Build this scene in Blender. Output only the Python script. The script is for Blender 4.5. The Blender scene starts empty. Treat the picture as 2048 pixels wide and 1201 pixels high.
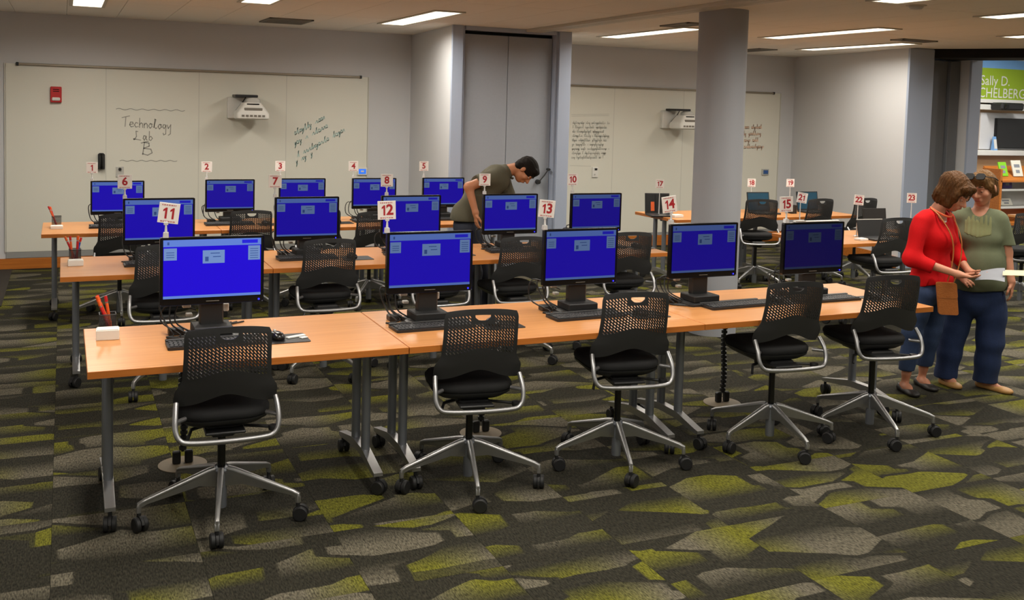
import bpy, bmesh, math, random
import numpy as np
from mathutils import Vector, Matrix

random.seed(11)
SC = bpy.context.scene
COL = SC.collection
PI = math.pi

# ------------------------------------------------------------------ camera
FPX, CYPX = 1986.664, 340.789
YAW, PITCH, ROLL = 0.425002, 0.062547, 0.027674
CAM_LOC = Vector((-0.08779, -4.34699, 1.86537))
_r = Vector((math.cos(YAW), -math.sin(YAW), 0))
_f = Vector((math.sin(YAW), math.cos(YAW), 0))
_u = Vector((0, 0, 1))
F3 = _f * math.cos(PITCH) - _u * math.sin(PITCH)
_u2 = _u * math.cos(PITCH) + _f * math.sin(PITCH)
R3 = _r * math.cos(ROLL) + _u2 * math.sin(ROLL)
U3 = _u2 * math.cos(ROLL) - _r * math.sin(ROLL)
cd = bpy.data.cameras.new('camera')
cam = bpy.data.objects.new('camera', cd)
COL.objects.link(cam)
cam.matrix_world = Matrix(((R3.x, U3.x, -F3.x, CAM_LOC.x), (R3.y, U3.y, -F3.y, CAM_LOC.y),
                           (R3.z, U3.z, -F3.z, CAM_LOC.z), (0, 0, 0, 1)))
cd.sensor_fit = 'HORIZONTAL'
cd.sensor_width = 36.0
cd.lens = FPX / 2048 * 36.0
cd.shift_x = 0.0
cd.shift_y = (CYPX - 600.5) / 2048
cd.clip_start = 0.05
cd.clip_end = 100
SC.camera = cam

# ------------------------------------------------------------------ world, exposure, lamp strength
W = bpy.data.worlds.new('world')
SC.world = W
W.use_nodes = True
W.node_tree.nodes['Background'].inputs[0].default_value = (0.75, 0.85, 1.0, 1)
W.node_tree.nodes['Background'].inputs[1].default_value = 0.25
SC.view_settings.view_transform = 'Standard'
SC.view_settings.look = 'None'
SC.view_settings.gamma = 1.0
SC.view_settings.use_curve_mapping = False
SC.view_settings.exposure = -0.08
LAMP, LAMP_W = 3.0, 41.0      # ceiling fixtures: glow of the lens, watts thrown down by the louvre
LAMP_LIB, LIB_W = 4.0, 90.0   # the same in the library beyond the opening
H = 0.74             # table height
ZC = 2.732           # ceiling
YW = 7.42            # back wall


# ------------------------------------------------------------------ materials
def lin(c):
    out = []
    for x in c:
        x = x / 255.0
        out.append(x / 12.92 if x <= 0.04045 else ((x + 0.055) / 1.055) ** 2.4)
    return tuple(out)


def mat(name, rgb, rough=0.5, metal=0.0, noise=None, bump=None, emit=0.0, spec=None, stretch=(1, 1, 1), sheen=0.0):
    """rgb is sRGB 0-255; noise=(scale, amount) varies the colour, bump=(scale, strength)."""
    m = bpy.data.materials.new(name)
    m.use_nodes = True
    nt = m.node_tree
    b = nt.nodes['Principled BSDF']
    c = lin(rgb)
    b.inputs['Base Color'].default_value = (*c, 1)
    b.inputs['Roughness'].default_value = rough
    b.inputs['Metallic'].default_value = metal
    if spec is not None:
        b.inputs['Specular IOR Level'].default_value = spec
    if sheen:
        b.inputs['Sheen Weight'].default_value = sheen
    if emit:
        b.inputs['Emission Color'].default_value = (*c, 1)
        b.inputs['Emission Strength'].default_value = emit
    if noise or bump:
        tc = nt.nodes.new('ShaderNodeTexCoord')
        mp = nt.nodes.new('ShaderNodeMapping')
        mp.inputs['Scale'].default_value = stretch
        nt.links.new(tc.outputs['Object'], mp.inputs['Vector'])
    if noise:
        n = nt.nodes.new('ShaderNodeTexNoise')
        n.inputs['Scale'].default_value = noise[0]
        n.inputs['Detail'].default_value = 4
        nt.links.new(mp.outputs[0], n.inputs['Vector'])
        mx = nt.nodes.new('ShaderNodeMix')
        mx.data_type = 'RGBA'
        a = noise[1]
        mx.inputs[6].default_value = (*[max(0, x * (1 - a)) for x in c], 1)
        mx.inputs[7].default_value = (*[min(1, x * (1 + a)) for x in c], 1)
        nt.links.new(n.outputs[0], mx.inputs[0])
        nt.links.new(mx.outputs[2], b.inputs['Base Color'])
    if bump:
        n2 = nt.nodes.new('ShaderNodeTexNoise')
        n2.inputs['Scale'].default_value = bump[0]
        nt.links.new(mp.outputs[0], n2.inputs['Vector'])
        bp = nt.nodes.new('ShaderNodeBump')
        bp.inputs['Strength'].default_value = bump[1]
        bp.inputs['Distance'].default_value = 0.01
        nt.links.new(n2.outputs[0], bp.inputs['Height'])
        nt.links.new(bp.outputs[0], b.inputs['Normal'])
    return m


def carpet_material():
    m = bpy.data.materials.new('carpet')
    m.use_nodes = True
    nt = m.node_tree
    N, L = nt.nodes.new, nt.links.new
    b = nt.nodes['Principled BSDF']
    b.inputs['Roughness'].default_value = 0.95
    b.inputs['Specular IOR Level'].default_value = 0.15
    tc = N('ShaderNodeTexCoord')
    oi = N('ShaderNodeObjectInfo')
    ge = N('ShaderNodeNewGeometry')
    ad = N('ShaderNodeMath'); ad.operation = 'ADD'
    L(oi.outputs['Random'], ad.inputs[0]); L(ge.outputs['Random Per Island'], ad.inputs[1])
    cb = N('ShaderNodeVectorMath'); cb.operation = 'SCALE'
    cb.inputs[0].default_value = (53.0, 87.0, 0.0)
    L(ad.outputs[0], cb.inputs['Scale'])
    off = N('ShaderNodeVectorMath'); off.operation = 'ADD'
    L(tc.outputs['Object'], off.inputs[0]); L(cb.outputs[0], off.inputs[1])
    # wobble so that the printed shapes have softly bent outlines
    wn = N('ShaderNodeTexNoise'); wn.inputs['Scale'].default_value = 3.0; wn.inputs['Detail'].default_value = 1
    L(off.outputs[0], wn.inputs['Vector'])
    ws = N('ShaderNodeVectorMath'); ws.operation = 'SCALE'; ws.inputs['Scale'].default_value = 0.05
    L(wn.outputs['Color'], ws.inputs[0])
    w2 = N('ShaderNodeVectorMath'); w2.operation = 'ADD'
    L(off.outputs[0], w2.inputs[0]); L(ws.outputs[0], w2.inputs[1])
    mp = N('ShaderNodeMapping'); mp.inputs['Scale'].default_value = (1.75, 3.7, 1)
    L(w2.outputs[0], mp.inputs['Vector'])
    v1 = N('ShaderNodeTexVoronoi'); v1.voronoi_dimensions = '2D'; v1.feature = 'F2'
    v2 = N('ShaderNodeTexVoronoi'); v2.voronoi_dimensions = '2D'; v2.feature = 'F1'
    for v in (v1, v2):
        v.distance = 'MANHATTAN'
        v.inputs['Scale'].default_value = 1.0
        v.inputs['Randomness'].default_value = 0.85
        L(mp.outputs[0], v.inputs['Vector'])
    # gap lines between the shapes
    edge = N('ShaderNodeMapRange'); edge.inputs['From Min'].default_value = 0.08; edge.inputs['From Max'].default_value = 0.13
    ed = N('ShaderNodeMath'); ed.operation = 'SUBTRACT'
    L(v1.outputs['Distance'], ed.inputs[0]); L(v2.outputs['Distance'], ed.inputs[1]); L(ed.outputs[0], edge.inputs[0])
    sep = N('ShaderNodeSeparateColor')
    L(v2.outputs['Color'], sep.inputs[0])
    # local position inside the shape drives the grey-to-green and the fade to dark
    loc = N('ShaderNodeVectorMath'); loc.operation = 'SUBTRACT'
    L(mp.outputs[0], loc.inputs[0]); L(v2.outputs['Position'], loc.inputs[1])
    sx = N('ShaderNodeSeparateXYZ'); L(loc.outputs[0], sx.inputs[0])
    # green amount: x position, side chosen per shape
    sg = N('ShaderNodeMapRange'); sg.inputs['To Min'].default_value = -1.3; sg.inputs['To Max'].default_value = 1.05
    L(sep.outputs[0], sg.inputs[0])
    gx = N('ShaderNodeMath'); gx.operation = 'MULTIPLY_ADD'
    L(sx.outputs[0], gx.inputs[0]); gx.inputs[1].default_value = 2.4; L(sg.outputs[0], gx.inputs[2])
    gr = N('ShaderNodeMapRange'); gr.inputs['From Min'].default_value = -0.5; gr.inputs['From Max'].default_value = 0.5
    L(gx.outputs[0], gr.inputs[0])
    # fade to dark along y
    sf = N('ShaderNodeMapRange'); sf.inputs['To Min'].default_value = -0.75; sf.inputs['To Max'].default_value = 0.75
    L(sep.outputs[1], sf.inputs[0])
    fy = N('ShaderNodeMath'); fy.operation = 'MULTIPLY_ADD'
    L(sx.outputs[1], fy.inputs[0]); fy.inputs[1].default_value = 1.2; L(sf.outputs[0], fy.inputs[2])
    fr = N('ShaderNodeMapRange'); fr.inputs['From Min'].default_value = -0.35; fr.inputs['From Max'].default_value = 0.35
    L(fy.outputs[0], fr.inputs[0])
    amt = N('ShaderNodeMath'); amt.operation = 'MULTIPLY'
    L(edge.outputs[0], amt.inputs[0]); L(fr.outputs[0], amt.inputs[1])
    # yarn grain
    gn = N('ShaderNodeTexNoise'); gn.inputs['Scale'].default_value = 1.0; gn.inputs['Detail'].default_value = 3
    gm = N('ShaderNodeMapping'); gm.inputs['Scale'].default_value = (170, 42, 1)
    L(off.outputs[0], gm.inputs['Vector']); L(gm.outputs[0], gn.inputs['Vector'])
    gs = N('ShaderNodeMapRange'); gs.inputs['From Min'].default_value = 0.3; gs.inputs['From Max'].default_value = 0.7
    gs.inputs['To Min'].default_value = 0.3; gs.inputs['To Max'].default_value = 1.6
    L(gn.outputs[0], gs.inputs[0])

    def mixc(f, a, c):
        mx = N('ShaderNodeMix'); mx.data_type = 'RGBA'
        L(f, mx.inputs[0])
        for s, q in ((6, a), (7, c)):
            if isinstance(q, tuple):
                mx.inputs[s].default_value = (*lin(q), 1)
            else:
                L(q, mx.inputs[s])
        return mx.outputs[2]
    top = mixc(gr.outputs[0], CARPET_GREY, CARPET_GREEN)
    col = mixc(amt.outputs[0], CARPET_DARK, top)
    mul = N('ShaderNodeVectorMath'); mul.operation = 'SCALE'
    L(col, mul.inputs[0]); L(gs.outputs[0], mul.inputs['Scale'])
    L(mul.outputs[0], b.inputs['Base Color'])
    bp = N('ShaderNodeBump'); bp.inputs['Strength'].default_value = 0.35; bp.inputs['Distance'].default_value = 0.004
    L(gn.outputs[0], bp.inputs['Height']); L(bp.outputs[0], b.inputs['Normal'])
    return m


CARPET_DARK, CARPET_GREY, CARPET_GREEN = (43, 41, 33), (92, 87, 74), (96, 95, 30)


def wood_material(name, rgb, rgb2, rough=0.35):
    m = bpy.data.materials.new(name)
    m.use_nodes = True
    nt = m.node_tree
    N, L = nt.nodes.new, nt.links.new
    b = nt.nodes['Principled BSDF']
    b.inputs['Roughness'].default_value = rough
    tc = N('ShaderNodeTexCoord')
    mp = N('ShaderNodeMapping'); mp.inputs['Scale'].default_value = (2.0, 45, 45)
    L(tc.outputs['Object'], mp.inputs['Vector'])
    n = N('ShaderNodeTexNoise'); n.inputs['Scale'].default_value = 1.0; n.inputs['Detail'].default_value = 5
    n.inputs['Distortion'].default_value = 0.4
    L(mp.outputs[0], n.inputs['Vector'])
    rp = N('ShaderNodeValToRGB')
    rp.color_ramp.elements[0].position = 0.35; rp.color_ramp.elements[0].color = (*lin(rgb), 1)
    rp.color_ramp.elements[1].position = 0.68; rp.color_ramp.elements[1].color = (*lin(rgb2), 1)
    L(n.outputs[0], rp.inputs[0]); L(rp.outputs[0], b.inputs['Base Color'])
    return m


M = {}
M['wall'] = mat('painted_wall', (208, 208, 210), 0.75, noise=(1.2, 0.02), bump=(120, 0.04))
M['wall_blue'] = mat('grey_blue_trim_paint', (164, 174, 194), 0.55, noise=(3, 0.02))
M['panel_grey'] = mat('grey_partition_panel', (158, 163, 172), 0.6, noise=(40, 0.05), bump=(200, 0.05))
M['panel_dark'] = mat('charcoal_partition_fabric', (120, 123, 129), 0.8, noise=(60, 0.08))
M['ceiling'] = mat('ceiling_tile', (236, 231, 222), 0.9, noise=(90, 0.06), bump=(160, 0.08))
M['black_gap'] = mat('black_gap', (12, 12, 13), 0.9, noise=(20, 0.1))
M['board'] = mat('whiteboard_skin', (226, 224, 212), 0.28, noise=(0.8, 0.02))
M['board_seam'] = mat('whiteboard_seam', (206, 204, 194), 0.5, noise=(5, 0.05))
M['rail'] = mat('bronze_rail', (150, 140, 124), 0.45, 0.4, noise=(12, 0.05))
M['base_wood'] = wood_material('wood_baseboard', (172, 96, 32), (196, 118, 44), 0.4)
M['base_grey'] = mat('grey_wall_strip', (150, 150, 148), 0.6, noise=(10, 0.04))
M['carpet'] = carpet_material()
M['carpet_base'] = mat('carpet_backing', (40, 38, 34), 0.95, noise=(50, 0.1))
M['column'] = mat('column_paint', (158, 160, 166), 0.6, noise=(2, 0.02), bump=(150, 0.03))
M['wood_top'] = wood_material('beech_laminate', (198, 134, 78), (210, 148, 90), 0.32)
M['wood_edge'] = wood_material('beech_edge_band', (186, 106, 40), (200, 120, 50), 0.4)
M['grey_metal'] = mat('silver_grey_leg_paint', (138, 142, 150), 0.35, 0.6, noise=(30, 0.04))
M['alu'] = mat('brushed_aluminium', (172, 172, 172), 0.36, 0.85, noise=(40, 0.05))
M['chrome'] = mat('satin_chrome', (170, 170, 172), 0.38, 0.9, noise=(40, 0.04))
M['black_plastic'] = mat('black_plastic', (34, 34, 35), 0.45, noise=(60, 0.08), bump=(300, 0.05))
M['chair_plastic'] = mat('charcoal_chair_plastic', (44, 44, 45), 0.5, noise=(60, 0.08), bump=(400, 0.06))
M['black_mesh'] = mat('black_seat_fabric', (14, 14, 15), 0.9, noise=(200, 0.2), bump=(500, 0.2))
M['rubber'] = mat('black_rubber', (22, 22, 23), 0.6, noise=(50, 0.1))
M['gloss_black'] = mat('gloss_black_bezel', (13, 13, 14), 0.25, noise=(20, 0.1))
M['key'] = mat('keycap_plastic', (40, 40, 42), 0.5, noise=(60, 0.1))
M['white_plastic'] = mat('white_plastic', (228, 226, 220), 0.45, noise=(20, 0.02))
M['grey_plastic'] = mat('light_grey_plastic', (190, 188, 182), 0.45, noise=(20, 0.03))
M['clear_clip'] = mat('translucent_clip', (205, 205, 205), 0.2, noise=(20, 0.03))
M['card'] = mat('white_sign_card', (232, 226, 222), 0.6, noise=(20, 0.02))
M['red_print'] = mat('red_print', (165, 24, 36), 0.6, noise=(30, 0.05))
M['pink_print'] = mat('small_red_print', (188, 120, 118), 0.6, noise=(30, 0.05))
M['paper'] = mat('white_paper', (232, 230, 224), 0.8, noise=(30, 0.02))
M['paper_grey'] = mat('grey_printed_paper', (132, 135, 142), 0.8, noise=(30, 0.05))  # plain grey for the held sheet and the book cover marks
M['red'] = mat('red_plastic', (190, 24, 26), 0.4, noise=(20, 0.05))
M['orange'] = mat('orange_paint', (226, 92, 26), 0.45, noise=(20, 0.05))
M['blue_paint'] = mat('blue_paint', (40, 80, 170), 0.45, noise=(20, 0.05))
M['cable'] = mat('black_cable', (16, 16, 17), 0.5, noise=(40, 0.1))
M['brown_cover'] = mat('tan_floor_cover', (118, 106, 86), 0.6, noise=(30, 0.1))
M['ink'] = mat('black_marker', (158, 156, 148), 0.6, noise=(30, 0.1))
M['ink_faint'] = mat('faint_black_marker', (196, 195, 185), 0.6, noise=(30, 0.1))
M['ink_teal'] = mat('teal_marker', (176, 204, 198), 0.6, noise=(30, 0.1))
M['ink_red'] = mat('orange_red_marker', (230, 190, 164), 0.6, noise=(30, 0.1))
M['frame_metal'] = mat('fixture_frame', (196, 190, 176), 0.5, 0.1, noise=(20, 0.03))
M['vent'] = mat('dark_vent', (126, 121, 112), 0.6, 0.2, noise=(30, 0.1))
M['lens'] = mat('lit_lens', (255, 246, 226), 0.4, emit=LAMP, noise=None)
M['lens_lib'] = mat('lit_library_lens', (255, 250, 240), 0.4, emit=LAMP_LIB)
M['mat_dark'] = mat('dark_brown_mat', (44, 38, 30), 0.95, noise=(80, 0.2), bump=(200, 0.2))  # colour of the dark sheet added on the floor


def screen_mat(name, rgb, e):
    m = mat(name, (8, 8, 10), 0.45, emit=1.0, spec=.2)
    m.node_tree.nodes['Principled BSDF'].inputs['Emission Color'].default_value = (*lin(rgb), 1)
    m.node_tree.nodes['Principled BSDF'].inputs['Emission Strength'].default_value = e
    return m


SCREENS = {}
for lv, e in (('a', .98), ('b', 0.58), ('c', 0.45), ('d', 0.31), ('e', 0.075)):
    SCREENS[lv] = [screen_mat('screen_blue_' + lv, (30, 0, 216), e),
                   screen_mat('screen_header_' + lv, (104, 138, 226), e * .92),
                   screen_mat('screen_box_' + lv, (126, 158, 216), e * .85),
                   screen_mat('screen_ink_' + lv, (66, 96, 166), e * .8),
                   screen_mat('screen_button_' + lv, (36, 34, 224), e)]
M['led'] = mat('blue_power_light', (40, 40, 255), 0.3, emit=2.5)
M['laptop_screen'] = mat('laptop_screen_teal', (40, 72, 92), 0.2, emit=0.12, noise=(4, 0.3))


# ------------------------------------------------------------------ mesh builder
class MB:
    def __init__(s):
        s.v, s.f, s.m = [], [], []

    def add(s, vs, fs, m=0, T=None):
        o = len(s.v)
        for p in vs:
            p = Vector(p)
            s.v.append(T @ p if T else p)
        for f in fs:
            s.f.append([i + o for i in f]); s.m.append(m)
        return s

    def box(s, x0, x1, y0, y1, z0, z1, b=0.0, m=0, T=None):
        if b <= 0:
            vs = [(x, y, z) for x in (x0, x1) for y in (y0, y1) for z in (z0, z1)]
            fs = [(0, 1, 3, 2), (4, 6, 7, 5), (0, 4, 5, 1), (2, 3, 7, 6), (0, 2, 6, 4), (1, 5, 7, 3)]
            return s.add(vs, fs, m, T)
        vs, ix = [], {}
        for i, x in enumerate((x0, x1)):
            for j, y in enumerate((y0, y1)):
                for k, z in enumerate((z0, z1)):
                    xi = x + (b if i == 0 else -b); yj = y + (b if j == 0 else -b); zk = z + (b if k == 0 else -b)
                    for a, p in enumerate(((x, yj, zk), (xi, y, zk), (xi, yj, z))):
                        ix[i, j, k, a] = len(vs); vs.append(p)
        fs = []
        for i in (0, 1):
            fs.append([ix[i, 0, 0, 0], ix[i, 1, 0, 0], ix[i, 1, 1, 0], ix[i, 0, 1, 0]])
            fs.append([ix[0, i, 0, 1], ix[1, i, 0, 1], ix[1, i, 1, 1], ix[0, i, 1, 1]])
            fs.append([ix[0, 0, i, 2], ix[1, 0, i, 2], ix[1, 1, i, 2], ix[0, 1, i, 2]])
        for i in (0, 1):
            for j in (0, 1):
                fs.append([ix[i, j, 0, 0], ix[i, j, 1, 0], ix[i, j, 1, 1], ix[i, j, 0, 1]])
                fs.append([ix[i, 0, j, 0], ix[i, 1, j, 0], ix[i, 1, j, 2], ix[i, 0, j, 2]])
                fs.append([ix[0, i, j, 1], ix[1, i, j, 1], ix[1, i, j, 2], ix[0, i, j, 2]])
                for k in (0, 1):
                    fs.append([ix[i, j, k, 0], ix[i, j, k, 1], ix[i, j, k, 2]])
        return s.add(vs, fs, m, T)

    def rings(s, rings, m=0, cap=True, closed=False, T=None):
        n = len(rings[0]); vs = [p for r in rings for p in r]; fs = []
        k = len(rings)
        for a in range(k if closed else k - 1):
            b = (a + 1) % k
            for i in range(n):
                j = (i + 1) % n
                fs.append((a * n + i, a * n + j, b * n + j, b * n + i))
        if cap and not closed:
            fs.append(list(range(n))[::-1]); fs.append([(k - 1) * n + i for i in range(n)])
        return s.add(vs, fs, m, T)

    def tube(s, path, r, n=8, m=0, closed=False, T=None, cap=True):
        P = [Vector(p) for p in path]
        R = r if isinstance(r, (list, tuple)) else [r] * len(P)
        rs, prev = [], None
        for i, p in enumerate(P):
            if closed:
                t = P[(i + 1) % len(P)] - P[i - 1]
            else:
                t = P[min(i + 1, len(P) - 1)] - P[max(i - 1, 0)]
            t.normalize()
            if prev is None:
                up = Vector((0, 0, 1)) if abs(t.z) < 0.9 else Vector((1, 0, 0))
                u = t.cross(up).normalized()
            else:
                u = (prev - t * prev.dot(t)).normalized()
            prev = u
            w = t.cross(u)
            rs.append([p + (u * math.cos(2 * PI * q / n) + w * math.sin(2 * PI * q / n)) * R[i] for q in range(n)])
        return s.rings(rs, m, cap, closed, T)

    def cyl(s, p0, p1, r0, r1=None, n=16, m=0, T=None):
        return s.tube([p0, p1], [r0, r0 if r1 is None else r1], n, m, T=T)

    def lathe(s, prof, c=(0, 0, 0), n=20, m=0, T=None):
        rs = [[(c[0] + r * math.cos(2 * PI * q / n), c[1] + r * math.sin(2 * PI * q / n), c[2] + z) for q in range(n)] for r, z in prof]
        return s.rings(rs, m, True, False, T)

    def prism(s, poly, d0, d1, axis='y', m=0, T=None):
        def P(a, b, d):
            return (a, d, b) if axis == 'y' else ((d, a, b) if axis == 'x' else (a, b, d))
        return s.rings([[P(a, b, d0) for a, b in poly], [P(a, b, d1) for a, b in poly]], m, True, False, T)

    def poly(s, pts, m=0, T=None):
        return s.add(pts, [list(range(len(pts)))], m, T)

    def mesh(s, name, mats, smooth=35, recalc=True):
        me = bpy.data.meshes.new(name)
        me.from_pydata([tuple(p) for p in s.v], [], s.f)
        for q in (mats if isinstance(mats, (list, tuple)) else [mats]):
            me.materials.append(q)
        me.polygons.foreach_set('material_index', s.m)
        if recalc:
            bm = bmesh.new(); bm.from_mesh(me)
            bmesh.ops.recalc_face_normals(bm, faces=bm.faces)
            bm.to_mesh(me); bm.free()
        if smooth:
            me.polygons.foreach_set('use_smooth', [True] * len(me.polygons))
            me.set_sharp_from_angle(angle=math.radians(smooth))
        me.update()
        return me

    def build(s, name, mats, parent=None, smooth=35, recalc=True):
        return link(name, s.mesh(name, mats, smooth, recalc), parent)


def link(name, me, parent=None):
    o = bpy.data.objects.new(name, me)
    COL.objects.link(o)
    if parent is not None:
        o.parent = parent
    return o


def rrect(w, h, r, n=4, cx=0, cy=0):
    pts = []
    for (sx, sy, a0) in ((1, 1, 0), (-1, 1, 90), (-1, -1, 180), (1, -1, 270)):
        for i in range(n + 1):
            a = math.radians(a0 + 90 * i / n)
            pts.append((cx + sx * (w / 2 - r) + r * math.cos(a), cy + sy * (h / 2 - r) + r * math.sin(a)))
    return pts


def tag(o, label=None, cat=None, group=None, kind=None):
    if label: o['label'] = label
    if cat: o['category'] = cat
    if group: o['group'] = group
    if kind: o['kind'] = kind
    return o


def thing(name, label, cat, loc=(0, 0, 0), rotz=0.0, group=None):
    o = bpy.data.objects.new(name, None)
    o.empty_display_size = 0.1
    COL.objects.link(o)
    o.location = loc
    o.rotation_euler = (0, 0, rotz)
    return tag(o, label, cat, group)


KIDS = {}


def copy_tree(o, parent=None):
    c = o.copy(); COL.objects.link(c)
    if parent is not None:
        c.parent = parent
    for ch in list(o.children):
        copy_tree(ch, c)
    return c


def dup(o, loc, rotz, label, group=None):
    c = copy_tree(o)
    c.location = loc; c.rotation_euler = (0, 0, rotz)
    c['label'] = label
    if group: c['group'] = group
    return c


def struct(name, mb, mats, smooth=35):
    return tag(mb.build(name, mats, None, smooth), kind='structure')


def text_mb(mb, txt, size, T, m=0, bold=0.0, depth=0.0):
    cu = bpy.data.curves.new('txt', 'FONT')
    cu.body = txt; cu.size = size; cu.align_x = 'CENTER'; cu.align_y = 'CENTER'
    cu.offset = bold; cu.extrude = depth; cu.resolution_u = 3
    o = bpy.data.objects.new('txt', cu); COL.objects.link(o)
    dg = bpy.context.evaluated_depsgraph_get()
    me = bpy.data.meshes.new_from_object(o.evaluated_get(dg))
    mb.add([v.co.copy() for v in me.vertices], [list(p.vertices) for p in me.polygons], m, T)
    bpy.data.objects.remove(o); bpy.data.curves.remove(cu); bpy.data.meshes.remove(me)


def facing(o, ux, uz):
    """matrix placing local x along ux, local y along uz, at o"""
    ux = Vector(ux).normalized(); uz = Vector(uz).normalized(); n = ux.cross(uz)
    return Matrix(((ux.x, uz.x, n.x, o[0]), (ux.y, uz.y, n.y, o[1]), (ux.z, uz.z, n.z, o[2]), (0, 0, 0, 1)))

# ------------------------------------------------------------------ setting
def in_view(x, y, z):
    d = Vector((x, y, z)) - CAM_LOC
    w = d.dot(F3)
    if w < 0.2:
        return False, 0, 0
    px = 1024 + FPX * d.dot(R3) / w; py = CYPX - FPX * d.dot(U3) / w
    return (-130 < px < 2180 and -60 < py < 1330), w, px


# carpet: backing slab, then tiles as pieces of the floor
mb = MB(); mb.box(-2.2, 18.5, -7, 9.4, -0.12, -0.009)
floor = struct('floor', mb, M['carpet_base'])
TS = 0.56
tiles = []
rest = MB()
for i in range(-4, 34):
    for j in range(-13, 18):
        x = -0.135 + TS * i + TS / 2; y = -0.2 + TS * j + TS / 2
        if x > 18.3 or y > 9.2 or y < -6.8 or x < -2.0:
            continue
        vis, w, _p = in_view(x, y, 0)
        tiles.append((0 if vis else 1, w if vis else 99, x, y))
tiles.sort()


def tile_mb(mb, x, y):
    h = TS / 2 - 0.0004
    t = h - 0.0008
    vs = [(x - h, y - h, -0.009), (x + h, y - h, -0.009), (x + h, y + h, -0.009), (x - h, y + h, -0.009),
          (x - h, y - h, -0.0008), (x + h, y - h, -0.0008), (x + h, y + h, -0.0008), (x - h, y + h, -0.0015),
          (x - t, y - t, 0), (x + t, y - t, 0), (x + t, y + t, 0), (x - t, y + t, 0)]
    fs = [(8, 9, 10, 11)]
    for a in range(4):
        b = (a + 1) % 4
        fs += [(a, b, b + 4, a + 4), (a + 4, b + 4, b + 8, a + 8)]
    mb.add(vs, fs)


one = MB(); tile_mb(one, 0, 0)
tile_me = one.mesh('carpet_tile', M['carpet'], 0)
for n, (k, w, x, y) in enumerate(tiles):
    if n < 300 and k == 0:
        o = link('carpet_tile', tile_me, floor); o.location = (x, y, 0)
        if (int(round((x + .135) / TS - .5)) * 7 + int(round((y + .2) / TS - .5)) * 3) % 2:
            o.rotation_euler = (0, 0, PI)
    else:
        tile_mb(rest, x, y)
tag(rest.build('distant_carpet', M['carpet'], floor, 0), kind='stuff')

# ceiling with its long lay-in panels
mb = MB()
mb.prism([(-2.2, -7), (18.0, -7), (9.78, 4.84), (9.78, 7.55), (-2.2, 7.55)], ZC + 0.012, ZC + 0.12, 'z')
ceiling = struct('ceiling', mb, [M['ceiling']])
one = MB(); one.box(-0.2455, 0.2455, -0.985, 0.985, 0, 0.0125, 0.002)
ct = one.mesh('ceiling_tile', M['ceiling'], 0)
for i in range(-4, 22):
    for j in range(-2, 4):
        x = -0.55 + 0.495 * i + 0.2475; y = 7.4 - 0.99 - 1.98 * j
        if x > 9.5 and y < 9 and (x - 9.3) * 1.456 + (y + 0.99 - 4.84) > 0 and y < 4.84:
            continue
        if x > 9.7:
            continue
        o = link('ceiling_tile', ct, ceiling); o.location = (x, y, ZC)
mb = MB(); mb.prism([(9.35, -7), (18.5, -7), (18.5, 9.5), (9.35, 9.5)], 3.4, 3.5, 'z')
struct('ceiling_library', mb, [M['wall']])

# walls
mb = MB(); mb.box(-2.2, 10.62, YW, YW + 0.13, 0, 3.45)
struct('wall_back', mb, M['wall'])
mb = MB(); mb.box(-2.33, -2.2, -7, YW + 0.13, 0, ZC + .1)
struct('wall_left', mb, M['wall'])
mb = MB(); mb.box(-2.33, 18.6, -7.13, -7, 0, 3.5)
struct('wall_front', mb, M['wall'])
mb = MB(); mb.box(18.5, 18.63, -7, 9.5, 0, 3.5)
struct('wall_right', mb, M['wall'])
mb = MB(); mb.box(10.62, 18.5, 9.3, 9.43, 0, 3.45)
struct('wall_library', mb, M['wall'])
mb = MB(); mb.prism([(3.83, YW), (3.69, 5.62), (3.80, 5.62), (3.80, 5.85), (4.95, 5.85), (4.95, 5.62), (5.09, 5.62), (5.09, YW)], 0, ZC + .01, 'z')
struct('wall_pocket', mb, M['wall'], 20)
mb = MB(); mb.prism([(9.80, YW), (9.40, 4.86), (9.78, 4.86), (9.78, 5.3), (10.45, 5.3), (10.45, 4.86), (10.62, 4.86), (10.62, YW)], 0, 3.42, 'z')
struct('wall_side', mb, M['wall'], 20)

# grey-blue painted trims of the two partition pockets
mb = MB(); mb.box(3.675, 3.80, 5.585, 5.62, 0, ZC, .003); mb.box(3.80, 3.83, 5.62, 5.72, 0, ZC, .002)
struct('trim_1', mb, M['wall_blue'])
mb = MB(); mb.box(4.95, 5.10, 5.585, 5.62, 0, ZC, .003); mb.box(4.92, 4.95, 5.62, 5.72, 0, ZC, .002)
struct('trim_2', mb, M['wall_blue'])
mb = MB(); mb.box(3.83, 4.92, 5.60, 5.72, 2.69, ZC, .003)
struct('trim_3', mb, M['wall_blue'])
mb = MB(); mb.box(9.385, 9.79, 4.825, 4.86, 0, ZC, .003)
struct('trim_4', mb, M['wall_blue'])
mb = MB(); mb.box(10.44, 10.63, 4.825, 4.86, 0, 3.4, .003)
struct('trim_5', mb, M['wall_blue'])
# dark head track of the opening, running off to the right
d = Vector((0.572, -0.820, 0)); nrm = Vector((0.820, 0.572, 0))
mb = MB()
a = Vector((9.79, 4.84, 0)); e = a + d * 10
pl = [(a.x, a.y), (e.x, e.y), (e.x + nrm.x * .22, e.y + nrm.y * .22), (a.x + nrm.x * .7, a.y + nrm.y * .5)]
mb.prism(pl, 2.635, ZC + .12, 'z')
struct('trim_6', mb, M['black_gap'])
# ceiling track of the folding partition
mb = MB(); mb.box(4.53, 4.72, -6.9, 5.585, ZC - 0.03, ZC, .004); mb.box(4.615, 4.635, -6.9, 5.585, ZC - 0.032, ZC - 0.028, 0)
struct('trim_7', mb, M['frame_metal'])

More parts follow.
